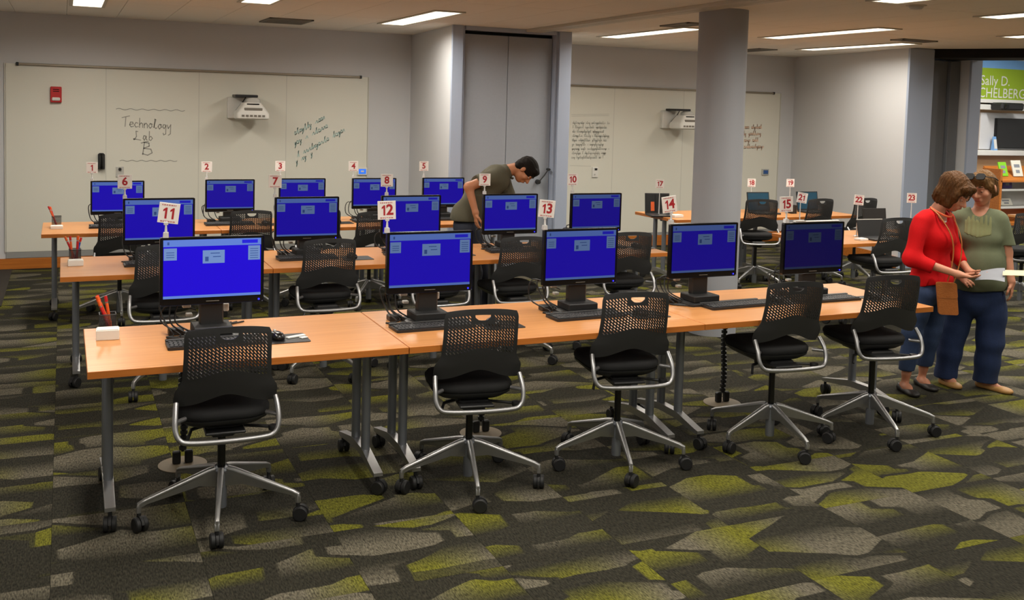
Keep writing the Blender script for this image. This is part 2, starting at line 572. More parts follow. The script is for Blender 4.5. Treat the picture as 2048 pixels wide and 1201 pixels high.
# folding partition leaves stored in their pockets
door = thing('partition_door', 'pair of tall grey folding partition leaves closed in the pocket behind the bending man', 'door')
for x0, x1 in ((3.832, 4.374), (4.379, 4.918)):
    mb = MB(); mb.box(x0, x1, 5.70, 5.78, 0.03, 2.655, .006); mb.build('leaf', M['panel_grey'], door)
mb = MB(); mb.box(3.832, 4.918, 5.73, 5.84, 2.655, 2.69); mb.build('head_gap', M['black_gap'], door)
pl = MB(); pl.box(4.70, 4.755, 5.692, 5.70, 1.12, 1.205, .002)
plate = pl.build('lock_plate', M['white_plastic'], door)
mb = MB(); mb.box(4.722, 4.734, 5.684, 5.693, 1.135, 1.19, .002); mb.build('keyhole', M['black_gap'], plate)
mb = MB(); mb.cyl((4.775, 5.70, 1.045), (4.775, 5.655, 1.045), .028, .024, 18); kn = mb.build('crank_hub', M['black_plastic'], door)
mb = MB(); mb.tube([(4.775, 5.66, 1.045), (4.83, 5.64, 1.12), (4.875, 5.63, 1.185)], .007, 8); mb.cyl((4.875, 5.66, 1.188), (4.875, 5.60, 1.188), .014, .014, 12)
mb.build('crank_arm', M['black_plastic'], kn)
door2 = thing('partition_door', 'dark charcoal folding partition leaves stacked in the pocket left of the library opening', 'door')
for x0, x1, y0 in ((9.80, 10.10, 5.02), (10.105, 10.27, 5.05), (10.275, 10.44, 5.0)):
    mb = MB(); mb.box(x0, x1, y0, y0 + .08, 0.03, 2.62, .005); mb.build('leaf', M['panel_dark'], door2)

# baseboards
mb = MB(); mb.box(-2.2, 3.83, YW - 0.018, YW, 0, 0.115, .003)
struct('baseboard_back', mb, M['base_wood'])
mb = MB(); mb.box(5.09, 9.80, YW - 0.018, YW, 0, 0.145, .003)
struct('baseboard_far', mb, M['base_wood'])
mb = MB(); mb.prism([(9.785, YW - .02), (9.40, 4.9), (9.38, 4.9), (9.765, YW - .02)], 0, 0.145, 'z')
struct('baseboard_right', mb, M['base_wood'])

# round column
CX, CY, CR = 4.97, 2.60, 0.205
mb = MB(); mb.lathe([(CR, 0), (CR, ZC)], (CX, CY, 0), 48)
struct('column', mb, M['column'], 60)

# thin dark sheet added to make the dark floor patch by the back wall
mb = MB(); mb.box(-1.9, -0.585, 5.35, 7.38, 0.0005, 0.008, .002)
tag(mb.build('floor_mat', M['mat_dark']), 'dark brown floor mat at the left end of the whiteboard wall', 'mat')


# ------------------------------------------------------------------ ceiling fixtures
def troffer(x, y, label, lib=False, L=1.75, w=0.25, z=ZC, dim=1.0):
    t = thing('ceiling_light', label, 'ceiling light', (x, y, z), 0, 'recessed linear ceiling lights')
    mb = MB()
    for a, b, c, d_ in ((-w / 2 - .03, -w / 2, -L / 2 - .03, L / 2 + .03), (w / 2, w / 2 + .03, -L / 2 - .03, L / 2 + .03),
                        (-w / 2, w / 2, -L / 2 - .03, -L / 2), (-w / 2, w / 2, L / 2, L / 2 + .03)):
        mb.box(a, b, c, d_, -0.012, 0, .002)
    mb.build('frame', M['frame_metal'], t)
    mb = MB(); mb.box(-w / 2, w / 2, -L / 2, L / 2, -0.007, -0.001)
    mb.build('diffuser', M['lens_lib' if lib else 'lens'], t, 0)
    ld = bpy.data.lights.new('louvre_light', 'AREA')
    ld.shape = 'RECTANGLE'; ld.size = w * .96; ld.size_y = L * .98
    ld.energy = (LIB_W if lib else LAMP_W) * dim
    ld.color = (1.0, 0.98, 0.93) if lib else (1.0, 0.945, 0.845)
    ld.spread = math.radians(170 if lib else 166)
    lo = bpy.data.objects.new('louvre_light', ld); COL.objects.link(lo)
    lo.location = (0, 0, -.009); lo.parent = t
    return t


for x, y, lb in ((0.12, 5.2, 'lit linear ceiling light above the fire alarm on the whiteboard wall'),
                 (1.45, 3.75, 'lit linear ceiling light cut by the top edge, between the alarm and the ceiling vent'),
                 (3.12, 5.1, 'lit linear ceiling light nearest the left wall corner of the grey partition'),
                 (5.76, 5.05, 'lit linear ceiling light just left of the round column'),
                 (7.12, 3.8, 'lit linear ceiling light to the right of the round column, the nearer one of two'),
                 (8.70, 5.05, 'lit linear ceiling light closest to the bright cream side wall'),
                 (6.93, 0.75, 'lit linear ceiling light at the top right edge above the two women'),
                 (5.45, 0.42, 'lit linear ceiling light barely showing at the top edge, right of the column')):
    troffer(x, y, lb, dim=.62 if x > 8.5 else 1.0)
for x, y in ((0.1, 0.4), (1.45, -1.4), (3.1, 0.6), (0.1, -3.6), (3.1, -3.2), (5.9, -2.6), (8.6, -1.0), (8.7, 2.0)):  # unseen ceiling lights added on the same pattern to light the room
    troffer(x, y, 'lit linear ceiling light behind the photographer')
for x, y in ((12.5, 6.8), (15.2, 6.8), (13.5, 3.5), (16.5, 3.5), (15.0, 0.5)):
    troffer(x, y, 'lit linear ceiling light of the library beyond the opening', True, 2.0, 0.4, 3.4)


def vent(x, y, w, l, label):
    t = thing('ceiling_vent', label, 'vent', (x, y, ZC))
    mb = MB()
    for a, b, c, d_ in ((-w / 2, -w / 2 + .025, -l / 2, l / 2), (w / 2 - .025, w / 2, -l / 2, l / 2),
                        (-w / 2, w / 2, -l / 2, -l / 2 + .025), (-w / 2, w / 2, l / 2 - .025, l / 2)):
        mb.box(a, b, c, d_, -0.014, 0, .002)
    mb.build('frame', M['vent'], t)
    mb = MB(); mb.box(-w / 2 + .02, w / 2 - .02, -l / 2 + .02, l / 2 - .02, -.003, -.001); mb.build('backing', M['black_gap'], t)
    n = int(l / .07)
    s = MB(); s.box(-w / 2 + .022, w / 2 - .022, -.018, .018, -.012, -.004)
    me = s.mesh('slat', M['vent'], 0)
    for q in range(n):
        o = link('slat', me, t); o.location = (0, -l / 2 + .045 + q * (l - .09) / max(1, n - 1), 0)


vent(2.08, 6.4, 0.46, 0.62, 'dark slatted ceiling vent above the wall projector on the left board')
vent(8.3, 6.55, 0.3, 0.75, 'dark slatted ceiling vent just right of the round column')
vent(5.45, 3.92, 0.22, 0.5, 'narrow ceiling grille touching the left side of the column top')
vent(8.42, 3.85, 0.5, 0.2, 'small ceiling grille in front of the grey-blue wall end')
t = thing('ceiling_speaker', 'small round detector on the ceiling at the top right', 'detector', (5.84, 1.36, ZC))
mb = MB(); mb.lathe([(.055, 0), (.055, -.012), (.04, -.03), (.0, -.034)], n=20); mb.build('cap', M['grey_plastic'], t)
mb = MB(); mb.lathe([(.075, 0), (.075, -.006), (.05, -.008)], n=24); mb.build('rim', M['frame_metal'], t)

# ------------------------------------------------------------------ whiteboards and what hangs on them
YB = YW - 0.012


def stroke(mb, pts, r=0.004, y=YB - 0.0015):
    """a marker line: a thin flat ribbon lying on the board"""
    P = [Vector((p[0], 0, p[1])) for p in pts]
    for a, b in zip(P, P[1:]):
        dv = b - a
        if dv.length < 1e-5: continue
        n = Vector((-dv.z, 0, dv.x)).normalized() * r
        e = dv.normalized() * r * .6
        mb.add([(q.x, y, q.z) for q in (a - e + n, a - e - n, b + e - n, b + e + n)], [(0, 1, 2, 3)])


def wave(x0, x1, z, amp, n, slope=0.0):
    return [(x0 + (x1 - x0) * i / (n * 6), z + slope * (x1 - x0) * i / (n * 6) + amp * math.sin(i * PI / 3)) for i in range(n * 6 + 1)]


def scribble(mb, x0, x1, z, h, slope=0.0, r=0.003, seed=0, words=3):
    """cursive-looking, unreadable handwriting"""
    rnd = random.Random(seed)
    x = x0
    cuts = sorted(rnd.uniform(x0, x1) for _ in range(words - 1)) + [x1 + 1]
    cur = []
    while x < x1:
        st = h * rnd.uniform(.45, .75)
        ph = rnd.choice((0, 1, 2, 3))
        zz = z + slope * (x - x0)
        if ph == 0:
            cur += [(x, zz), (x + st * .3, zz + h * .5), (x + st * .55, zz + h * .1)]
        elif ph == 1:
            cur += [(x, zz), (x + st * .35, zz + h), (x + st * .2, zz + h * .9), (x + st * .5, zz)]
        elif ph == 2:
            cur += [(x + st * q[0], zz + h * q[1]) for q in ((0, .1), (.1, .5), (.45, .5), (.5, .1), (.2, 0), (.6, .1))]
        else:
            cur += [(x, zz + h * .4), (x + st * .3, zz), (x + st * .5, zz + h * .45), (x + st * .3, zz - h * .5), (x + st * .6, zz)]
        x += st * .75
        if x > cuts[0]:
            cuts.pop(0); stroke(mb, cur, r); cur = []; x += h * .6
    if len(cur) > 1:
        stroke(mb, cur, r)


def board(x0, x1, seams, label):
    t = thing('whiteboard', label, 'whiteboard', (0, 0, 0))
    xs = [x0] + seams + [x1]
    for a, b in zip(xs, xs[1:]):
        mb = MB(); mb.box(a + .002, b - .002, YB, YW - .001, 0.185, 2.19, .0015); mb.build('panel', M['board'], t)
    for a, b, e in [(a - .004, a + .004, .001) for a in seams] + [(x0 - .012, x0, .003), (x1, x1 + .012, .003)]:
        mb = MB(); mb.box(a, b, YB - e, YW - .001, .185, 2.19); mb.build('edge_trim', M['board_seam'], t)
    mb = MB(); mb.box(x0, x1, YB + .001, YW - .001, 0.118, 0.183, .002); mb.build('lower_strip', M['base_grey'], t)
    return t


wa = board(-0.645, 3.285, [0.337, 1.313, 2.30], 'long cream-white wall board on the left, headed Technology Lab B')
mb = MB(); mb.box(-0.53, 3.185, YB - .03, YB, 2.176, 2.20, .004); r_ = mb.build('tack_rail', M['rail'], wa)
mb = MB()
for x in (-.53, 3.185): mb.box(x - .012, x + .012, YB - .034, YB, 2.170, 2.206, .003)
mb.build('rail_end', M['black_plastic'], r_)
# Technology / Lab / B
G = {  # single-stroke letters on a unit cell
    'T': [[(.0, .92), (.75, 1.12)], [(.38, 1.0), (.3, 0)]],
    'e': [(.05, .25), (.4, .32), (.35, .5), (.12, .5), (.05, .2), (.2, 0), (.45, .08)],
    'c': [(.4, .42), (.2, .5), (.06, .25), (.18, .02), (.45, .08)],
    'h': [[(.1, 1.0), (.08, 0)], [(.08, .3), (.25, .5), (.38, .4), (.4, 0)]],
    'n': [[(.08, .5), (.08, 0)], [(.08, .3), (.25, .5), (.38, .38), (.4, 0)]],
    'o': [(.2, .5), (.05, .25), (.2, 0), (.4, .22), (.25, .5), (.45, .42)],
    'l': [(.08, .1), (.3, .95), (.2, 1.0), (.14, .2), (.3, 0), (.42, .1)],
    'g': [(.38, .45), (.15, .5), (.06, .25), (.2, .08), (.38, .4), (.36, -.5), (.15, -.6), (.1, -.4)],
    'y': [[(.05, .5), (.15, .12), (.38, .5)], [(.4, .55), (.36, -.45), (.15, -.6)]],
    'L': [(.45, .95), (.25, 1.0), (.3, .4), (.05, .05), (.0, .15), (.2, .12), (.75, 0)],
    'a': [(.38, .45), (.15, .5), (.06, .2), (.2, 0), (.38, .42), (.4, .05), (.5, .05)],
    'b': [(.1, 1.0), (.08, .05), (.25, -.02), (.42, .22), (.25, .45), (.1, .3)],
    'B': [[(.0, .95), (.55, 1.1)], [(.25, 1.0), (.12, 0)], [(.2, 1.02), (.6, .95), (.62, .7), (.2, .52), (.75, .45), (.85, .15), (.5, -.05), (.1, .08)]]}


def write(mb, txt, x, z, h, adv, r, rot=0.0):
    for ch in txt:
        g = G[ch]
        for s in (g if isinstance(g[0], list) else [g]):
            stroke(mb, [(x + p[0] * h, z + p[1] * h) for p in s], r)
        x += h * adv * (1.5 if ch in 'TL' else 1.0); z += rot * h


for args in (('Technology', .50, 1.545, .105, .47, .0045, -.03), ('Lab', .62, 1.395, .10, .62, .0045), ('B', .70, 1.235, .135, .5, .0055)):
    mb = MB(); write(mb, *args); mb.build('handwritten_word', M['ink'], wa, 0)
for args in ((0.44, 1.16, 1.735, .008, 6), (0.48, 1.08, 1.165, .007, 6)):
    mb = MB(); stroke(mb, wave(*args), .0035); mb.build('wavy_line', M['ink'], wa, 0)
for q, (x0, x1, z) in enumerate(((2.40, 2.80, 1.48), (2.40, 2.78, 1.36), (2.44, 2.99, 1.22), (2.42, 2.60, 1.14))):
    mb = MB(); scribble(mb, x0, x1, z, .07, .56, .0045, 40 + q, 3)
    tag(mb.build('handwritten_line', M['ink_teal'], wa, 0), 'slanting line of faded teal handwriting', kind='stuff')

wb_ = board(5.12, 9.54, [6.73, 7.85, 8.7], 'long cream-white wall board on the right, behind the round column')
mb = MB(); mb.box(5.15, 9.40, YB - .03, YB, 2.176, 2.20, .004); r_ = mb.build('tack_rail', M['rail'], wb_)
mb = MB()
for x in (5.15, 9.40): mb.box(x - .012, x + .012, YB - .034, YB, 2.170, 2.206, .003)
mb.build('rail_end', M['black_plastic'], r_)
for q in range(9):
    mb = MB(); scribble(mb, 6.10, 6.66 - .04 * (q % 3), 1.68 - q * .058, .035, .01, .0028, 70 + q, 4)
    tag(mb.build('handwritten_line', M['ink_faint'], wb_, 0), kind='stuff')
for a in ([(6.08, 1.78), (6.65, 1.80)], [(6.08, 1.80), (6.65, 1.82)], [(6.08, 1.12), (6.4, 1.11)]):
    mb = MB(); stroke(mb, a, .003); mb.build('drawn_line', M['ink_faint'], wb_, 0)
for q, (x0, x1) in enumerate(((8.92, 9.22), (8.90, 9.20), (8.92, 9.16), (8.92, 9.3))):
    mb = MB(); scribble(mb, x0, x1, 1.66 - q * .095, .06, .02, .005, 90 + q, 2)
    tag(mb.build('handwritten_line', M['ink_red'], wb_, 0), 'line of orange-red handwriting', kind='stuff')

# fire alarm
t = thing('fire_alarm', 'red fire alarm pull station with white strobe high on the left board', 'alarm', (-0.16, YB, 1.875))
mb = MB(); mb.box(-.055, .055, -.045, 0, -.085, .085, .006); mb.build('housing', M['red'], t)
mb = MB(); mb.box(-.04, .04, -.06, -.045, -.065, -.03, .008); mb.build('strobe', M['white_plastic'], t)
mb = MB()
for z in (.03, .05): mb.box(-.03, .03, -.047, -.045, z, z + .008)
mb.build('grille', M['black_gap'], t)
# wall handset
t = thing('wall_phone', 'black handset hanging on the board left of the handwriting', 'phone', (0.29, YB, 1.165))
mb = MB(); mb.prism([(-.035, -.09), (.035, -.09), (.035, .07), (.02, .085), (-.02, .085), (-.035, .07)], -.05, 0, 'y'); mb.build('cradle', M['black_plastic'], t)
mb = MB(); mb.tube([(0, -.06, .07), (0, -.085, .05), (0, -.085, -.05), (0, -.06, -.075)], .016, 10); mb.build('handset', M['gloss_black'], t)
# small sensor and white plate under it
t = thing('wall_sensor', 'small black knob on a pale plate above the sign numbered 6', 'sensor', (0.48, YB, 1.06))
mb = MB(); mb.box(-.04, .04, -.012, 0, -.075, .04, .003); mb.build('plate', M['grey_plastic'], t)
mb = MB(); mb.cyl((0, -.012, .012), (0, -.03, .012), .017, .014, 14); mb.build('knob', M['black_plastic'], t)


def thermostat(x, z, label, lit):
    t = thing('thermostat', label, 'control panel', (x, YB, z))
    mb = MB(); mb.box(-.06, .06, -.025, 0, -.045, .045, .004); mb.build('housing', M['white_plastic'] if lit else M['grey_plastic'], t)
    mb = MB(); mb.box(-.045, .045, -.028, -.025, -.03, .03, .001)
    mb.build('display', M['display_lit'] if lit else M['display_dim'], t)
    mb = MB(); mb.box(-.02, .02, -.0295, -.028, -.008, .012); mb.build('readout', M['white_plastic'] if lit else M['blue_paint'], t)


M['display_lit'] = mat('lit_blue_display', (40, 110, 230), 0.3, emit=.8)
M['display_dim'] = mat('dim_blue_display', (58, 88, 128), 0.3, emit=.1)
thermostat(3.225, 1.045, 'small control panel with lit blue display at the right end of the left board', True)
thermostat(9.31, 1.03, 'small control panel with dull blue display at the right end of the right board', False)
t = thing('wall_switch', 'white wall switch with black button on the right board near the partition', 'switch', (6.46, YB, 1.03))
mb = MB(); mb.box(-.045, .045, -.02, 0, -.07, .07, .004); mb.build('plate', M['white_plastic'], t)
mb = MB(); mb.box(-.014, .026, -.028, -.02, .028, .055, .003); mb.build('button', M['black_plastic'], t)
mb = MB(); mb.cyl((-.01, -.02, -.03), (-.01, -.026, -.03), .01, .01, 12); mb.build('socket', M['grey_plastic'], t)


def projector(x, z, label):
    t = thing('wall_projector', label, 'projector', (x, YB, z))
    mb = MB(); mb.box(-.10, .10, -.07, 0, -.115, .125, .006); mb.build('mount_plate', M['white_plastic'], t)
    mb = MB(); mb.box(-.05, .20, -.30, -.05, .128, .158, .006); mb.build('mount_arm', M['black_plastic'], t)
    # body: wide flared foot under a domed mirror housing
    mb = MB()
    mb.rings([[(p[0], p[1], zz) for p in rrect(w, dd, .04, 4, .13, -.28)] for w, dd, zz in
              ((.32, .26, -.12), (.36, .30, -.105), (.36, .30, -.05), (.30, .27, -.01), (.22, .22, .05), (.20, .2, .07))])
    body = mb.build('body', M['white_plastic'], t, 40)
    mb = MB(); mb.rings([[(p[0], p[1], zz) for p in rrect(w, .14, .04, 4, .14, -.30)] for w, zz in ((.17, .07), (.16, .105), (.10, .124), (.03, .128))])
    mb.build('mirror_dome', M['grey_plastic'], body, 50)
    mb = MB()
    for q in range(6): mb.box(.00 + q * .045, .03 + q * .045, -.436, -.425, -.088, -.066)
    mb.build('vent_slots', M['vent'], body)
    mb = MB(); mb.box(.03, .23, -.418, -.40, -.03, .012, .004); mb.build('front_grille', M['vent'], body)
    mb = MB(); mb.box(.06, .20, -.392, -.375, .03, .06, .004); mb.build('lens_window', M['gloss_black'], body)
    mb = MB()
    mb.tube([(.0, -.1, -.1), (-.02, -.16, -.02), (.05, -.2, .08), (.08, -.2, .13)], .006, 6)
    mb.build('cable', M['cable'], t)


projector(1.72, 1.775, 'white short-throw projector on a wall mount over the left board')
projector(7.57, 1.76, 'white short-throw projector on a wall mount partly behind the round column')

# ------------------------------------------------------------------ library beyond the opening
t = thing('library_sign', 'green overhead sign with white lettering in the library beyond the opening', 'sign', (0, 0, 0))
M['sign_green'] = mat('sign_green', (150, 178, 40), 0.5, noise=(4, .03))
M['sign_blue'] = mat('sign_blue', (120, 170, 225), 0.5, noise=(4, .03))
mb = MB(); mb.box(14.6, 18.4, 9.0, 9.3, 2.28, 2.86); mb.build('green_board', M['sign_green'], t)
mb = MB(); mb.box(14.6, 18.4, 9.0, 9.3, 2.86, 3.03); mb.build('blue_band', M['sign_blue'], t)
mb = MB(); mb.box(14.6, 18.4, 8.98, 9.3, 2.21, 2.28, .004); mb.box(14.6, 18.4, 8.98, 9.3, 3.03, 3.10, .004); mb.build('white_edge', M['white_plastic'], t)
mb = MB()
text_mb(mb, 'Sally D.', .26, facing((15.86, 8.996, 2.62), (1, 0, 0), (0, 0, 1)))
text_mb(mb, 'CHELBERG', .26, facing((16.06, 8.996, 2.39), (1, 0, 0), (0, 0, 1)))
mb.build('lettering', M['white_plastic'], t, 0)
# wood-panelled media wall with its screen
M['maple'] = wood_material('maple_panel', (205, 165, 120), (218, 180, 138), .4)
mb = MB(); mb.box(14.6, 18.4, 9.18, 9.3, 0, 2.21)
struct('trim_8', mb, M['maple'])
mb = MB(); mb.box(15.68, 18.4, 9.12, 9.18, 1.33, 2.03, .01)
struct('trim_9', mb, M['wall'])
mb = MB(); mb.box(14.6, 18.4, 8.95, 9.18, 1.22, 1.32, .01); mb.box(14.6, 18.4, 9.0, 9.18, 2.08, 2.18, .008)
struct('trim_10', mb, M['white_plastic'])
t = thing('television', 'dark wall television in the library above the shelves', 'television', (16.72, 9.10, 1.64))
mb = MB(); mb.box(-.68, .68, -.03, .02, -.29, .29, .008); mb.build('bezel', M['gloss_black'], t)
mb = MB(); mb.box(-.655, .655, -.033, -.03, -.265, .27); mb.build('panel', M['panel_black'] if 'panel_black' in M else M['black_plastic'], t)
t = thing('library_projector', 'black projector on the ledge above the library television', 'projector', (16.08, 9.0, 2.18))
mb = MB(); mb.box(-.3, .3, -.25, .1, -.10, .04, .03); mb.build('body', M['black_plastic'], t)
mb = MB(); mb.cyl((-.2, -.25, -.03), (-.2, -.285, -.03), .05, .045, 14); mb.build('lens', M['gloss_black'], t)
# patterned strip of spines and the display shelf
SHX = -1.02
sh = thing('display_shelf', 'low wooden display shelf with grey shelves at the far right', 'shelf', (SHX, 0, 0))
mb = MB(); mb.box(16.25, 18.2, 8.55, 8.60, 0, 1.02, .005); mb.box(16.2, 16.25, 8.2, 8.6, 0, 1.02, .005); mb.box(17.55, 17.6, 8.2, 8.6, 0, 1.02, .005)
mb.build('case', M['base_wood'], sh)
for z in (.30, .62):
    mb = MB(); mb.box(16.25, 17.55, 8.2, 8.55, z, z + .03, .004); mb.build('shelf_board', M['grey_plastic'], sh)
mb = MB(); mb.box(16.25, 17.55, 8.54, 8.55, .33, 1.0); mb.build('back_panel', M['grey_plastic'], sh)
mb = MB(); mb.prism([(8.2, .78), (8.6, 1.02), (8.6, 1.05), (8.2, .81)], 16.22, 17.6, 'x'); mb.build('sloped_top', M['base_wood'], sh)
mb = MB(); mb.box(16.2, 17.6, 8.15, 8.6, -0.0, .06, .004); mb.build('plinth', M['base_wood'], sh)
M['lime'] = mat('lime_cover', (130, 200, 40), .5, noise=(6, .08))
M['pale_blue'] = mat('pale_blue_cover', (170, 190, 225), .5, noise=(8, .1))
M['purple'] = mat('purple_cover', (70, 50, 120), .5, noise=(9, .3))
M['cream'] = mat('cream_cover', (225, 220, 205), .5, noise=(8, .05))


def book(x, y, z, w, h, m, label, tilt=0.25, th=.02):
    t = thing('book', label, 'book', (x + SHX, y, z), 0)
    T = Matrix.Rotation(-tilt, 4, 'X')
    mb = MB(); mb.box(-w / 2, w / 2, -th, 0, 0, h, .002, T=T); mb.build('cover', M[m], t)
    mb = MB(); mb.box(-w / 2 + .003, w / 2 + .002, -th + .003, -.003, .003, h - .003, 0, T=T); mb.build('pages', M['paper'], t)
    mb = MB(); mb.box(-w * .3, w * .3, -th - .001, -th, h * .55, h * .75, 0, T=T); mb.box(-w * .2, w * .2, -th - .001, -th, h * .2, h * .4, 0, T=T)
    mb.build('cover_print', M['paper_grey'], t)


book(16.42, 8.32, .88, .2, .26, 'lime', 'lime green book standing on the sloped shelf top', .3)
book(16.76, 8.30, .875, .24, .3, 'cream', 'white picture book standing on the sloped shelf top beside the lime one', .3)
book(16.38, 8.44, .651, .22, .24, 'pale_blue', 'pale blue book on the upper grey shelf', .12)
book(16.66, 8.44, .651, .24, .25, 'purple', 'dark purple book on the upper grey shelf', .12)
book(16.36, 8.44, .331, .16, .2, 'pale_blue', 'pale blue booklet on the lower grey shelf', .12)
book(16.68, 8.44, .331, .3, .14, 'cream', 'cream booklet lying low on the lower grey shelf', .5)
t = thing('brochure_stand', 'tall narrow blue brochure standing on the library ledge', 'brochure', (15.98, 9.05, 1.32))
mb = MB(); mb.prism([(-.05, 0), (.03, 0), (.0, .26)], -.045, .045, 'x'); mb.build('holder', M['sign_blue'], t)
mb = MB(); mb.box(-.035, .035, -.056, -.05, .02, .2, T=Matrix.Rotation(-.18, 4, 'X')); mb.build('leaflet', M['white_plastic'], t)

# ------------------------------------------------------------------ tables
D = 0.826
FOOT = MB()
CASTER = MB()


def wheel_caster(mb, r=0.033, h=0.085):
    """twin-wheel caster standing on z=0, stem at the origin"""
    for s in (-1, 1):
        prof = [(.012, -.011), (r - .004, -.011), (r, -.007), (r, .007), (r - .004, .011), (.012, .011)]
        T = Matrix.Translation((s * .016, -.012, r)) @ Matrix.Rotation(PI / 2, 4, 'Y')
        mb.lathe(prof, (0, 0, 0), 16, T=T)
    # hood over the wheels
    pts = [(-.012 + (r + .003) * math.cos(a), r + (r + .003) * math.sin(a)) for a in [math.radians(q) for q in range(-10, 171, 20)]]
    inner = [(-.012 + (r - .008) * math.cos(a), r + (r - .008) * math.sin(a)) for a in [math.radians(q) for q in range(170, -11, -20)]]
    mb.prism(pts + inner, -.006, .006, 'x')
    mb.cyl((0, 0, r + .01), (0, 0, h), .009, .009, 10)


cm = MB(); wheel_caster(cm)
CASTER_ME = cm.mesh('caster', M['rubber'])
cm = MB()  # one T-leg: twin posts on a bent foot
for y in (.365, .545):
    cm.rings([[(p[0], p[1], z) for p in rrect(.042, .05, .018, 3, 0, y)] for z in (.125, H - .032)])
cm.box(-.03, .03, .30, .61, H - .036, H - .031, .002)
LEG_ME = cm.mesh('leg', M['grey_metal'])
cm = MB()
prof = [(.135, .088), (.165, .085), (.38, .115), (.53, .115), (.77, .085), (.80, .088), (.80, .105), (.77, .110), (.55, .155), (.36, .155), (.165, .110), (.135, .105)]
cm.prism(prof, -.022, .022, 'x')
FOOT_ME = cm.mesh('foot', M['alu'])


def table(x0, x1, y0, label, group, legs=(True, True)):
    t = thing('folding_table', label, 'table', (x0, y0, 0), 0, group)
    L = x1 - x0
    mb = MB(); mb.box(0.0015, L - .0015, .0015, D - .0015, H - .005, H, .001); mb.box(.004, L - .004, .004, D - .004, H - .03, H - .005)
    mb.build('tabletop', M['wood_top'], t)
    mb = MB()
    for a in ((0, L, 0, .004), (0, L, D - .004, D), (0, .004, .004, D - .004), (L - .004, L, .004, D - .004)):
        mb.box(*a, H - .032, H - .001, .001)
    mb.build('edge_band', M['wood_edge'], t)
    for k, x in enumerate((.094, L - .094)):
        if not legs[k]: continue
        lg = link('leg', LEG_ME, t); lg.location = (x, 0, 0)
        ft = link('foot', FOOT_ME, lg)
        for y in (.152, .788):
            c = link('caster', CASTER_ME, lg); c.location = (0, y, 0); c.rotation_euler = (0, 0, random.uniform(-.9, .9))
    mb = MB(); mb.box(.10, L - .10, .44, .47, H - .066, H - .034, .003); mb.build('stretcher', M['grey_metal'], t)
    return t


G1, G2, G3 = 'tables of the nearest row', 'tables of the second row', 'tables of the third row'
table(0, 1.378, 0, 'left end table of the nearest row, beech top with one computer and white note block', G1)
table(1.382, 3.036, 0, 'middle table of the nearest row, beech top with two computers', G1)
table(3.040, 4.695, 0, 'right end table of the nearest row, beech top reaching to the woman in red', G1)
Y2, Y3 = 2.358, 4.488
table(-.108, 1.198, Y2, 'left end table of the second row, beech top with one computer', G2)
table(1.202, 2.938, Y2, 'middle table of the second row, beech top with two computers', G2)
table(2.942, 4.36, Y2, 'right end table of the second row, beech top before the bending man', G2)
table(-.253, 1.158, Y3, 'left end table of the third row, beech top by the left board', G3)
table(1.162, 2.618, Y3, 'middle table of the third row, beech top by the left board', G3)
table(2.622, 4.05, Y3, 'right end table of the third row, beech top behind the bending man', G3)
GB = 'tables beyond the column'
B3, B2 = 4.40, 2.42
table(5.78, 7.00, B3, 'beech-topped table beyond the column against the right board, left end with dark laptop', GB)
table(7.004, 8.28, B3, 'beech-topped table beyond the column against the right board, right part', GB)
table(6.10, 7.22, B2, 'beech-topped table half hidden behind the rightmost near monitor', GB)
table(7.224, 8.30, B2, 'beech-topped table behind the woman in red', GB)
t = thing('side_table', 'small tan table at the right edge beyond the opening', 'table', (11.2, 3.75, 0))
mb = MB(); mb.box(-.8, .8, -.4, .4, H - .03, H, .004); mb.build('tabletop', M['wood_top'], t)
for sx in (-.7, .7):
    for sy in (-.32, .32):
        mb = MB(); mb.cyl((sx, sy, 0), (sx, sy, H - .03), .022, .025, 12); mb.build('leg', M['grey_metal'], t)

# ------------------------------------------------------------------ task chair
def interp(tab, t):
    for (a, b), (c, d_) in zip(tab, tab[1:]):
        if t <= c:
            q = 0 if c == a else (t - a) / (c - a)
            return b + (d_ - b) * q
    return tab[-1][1]


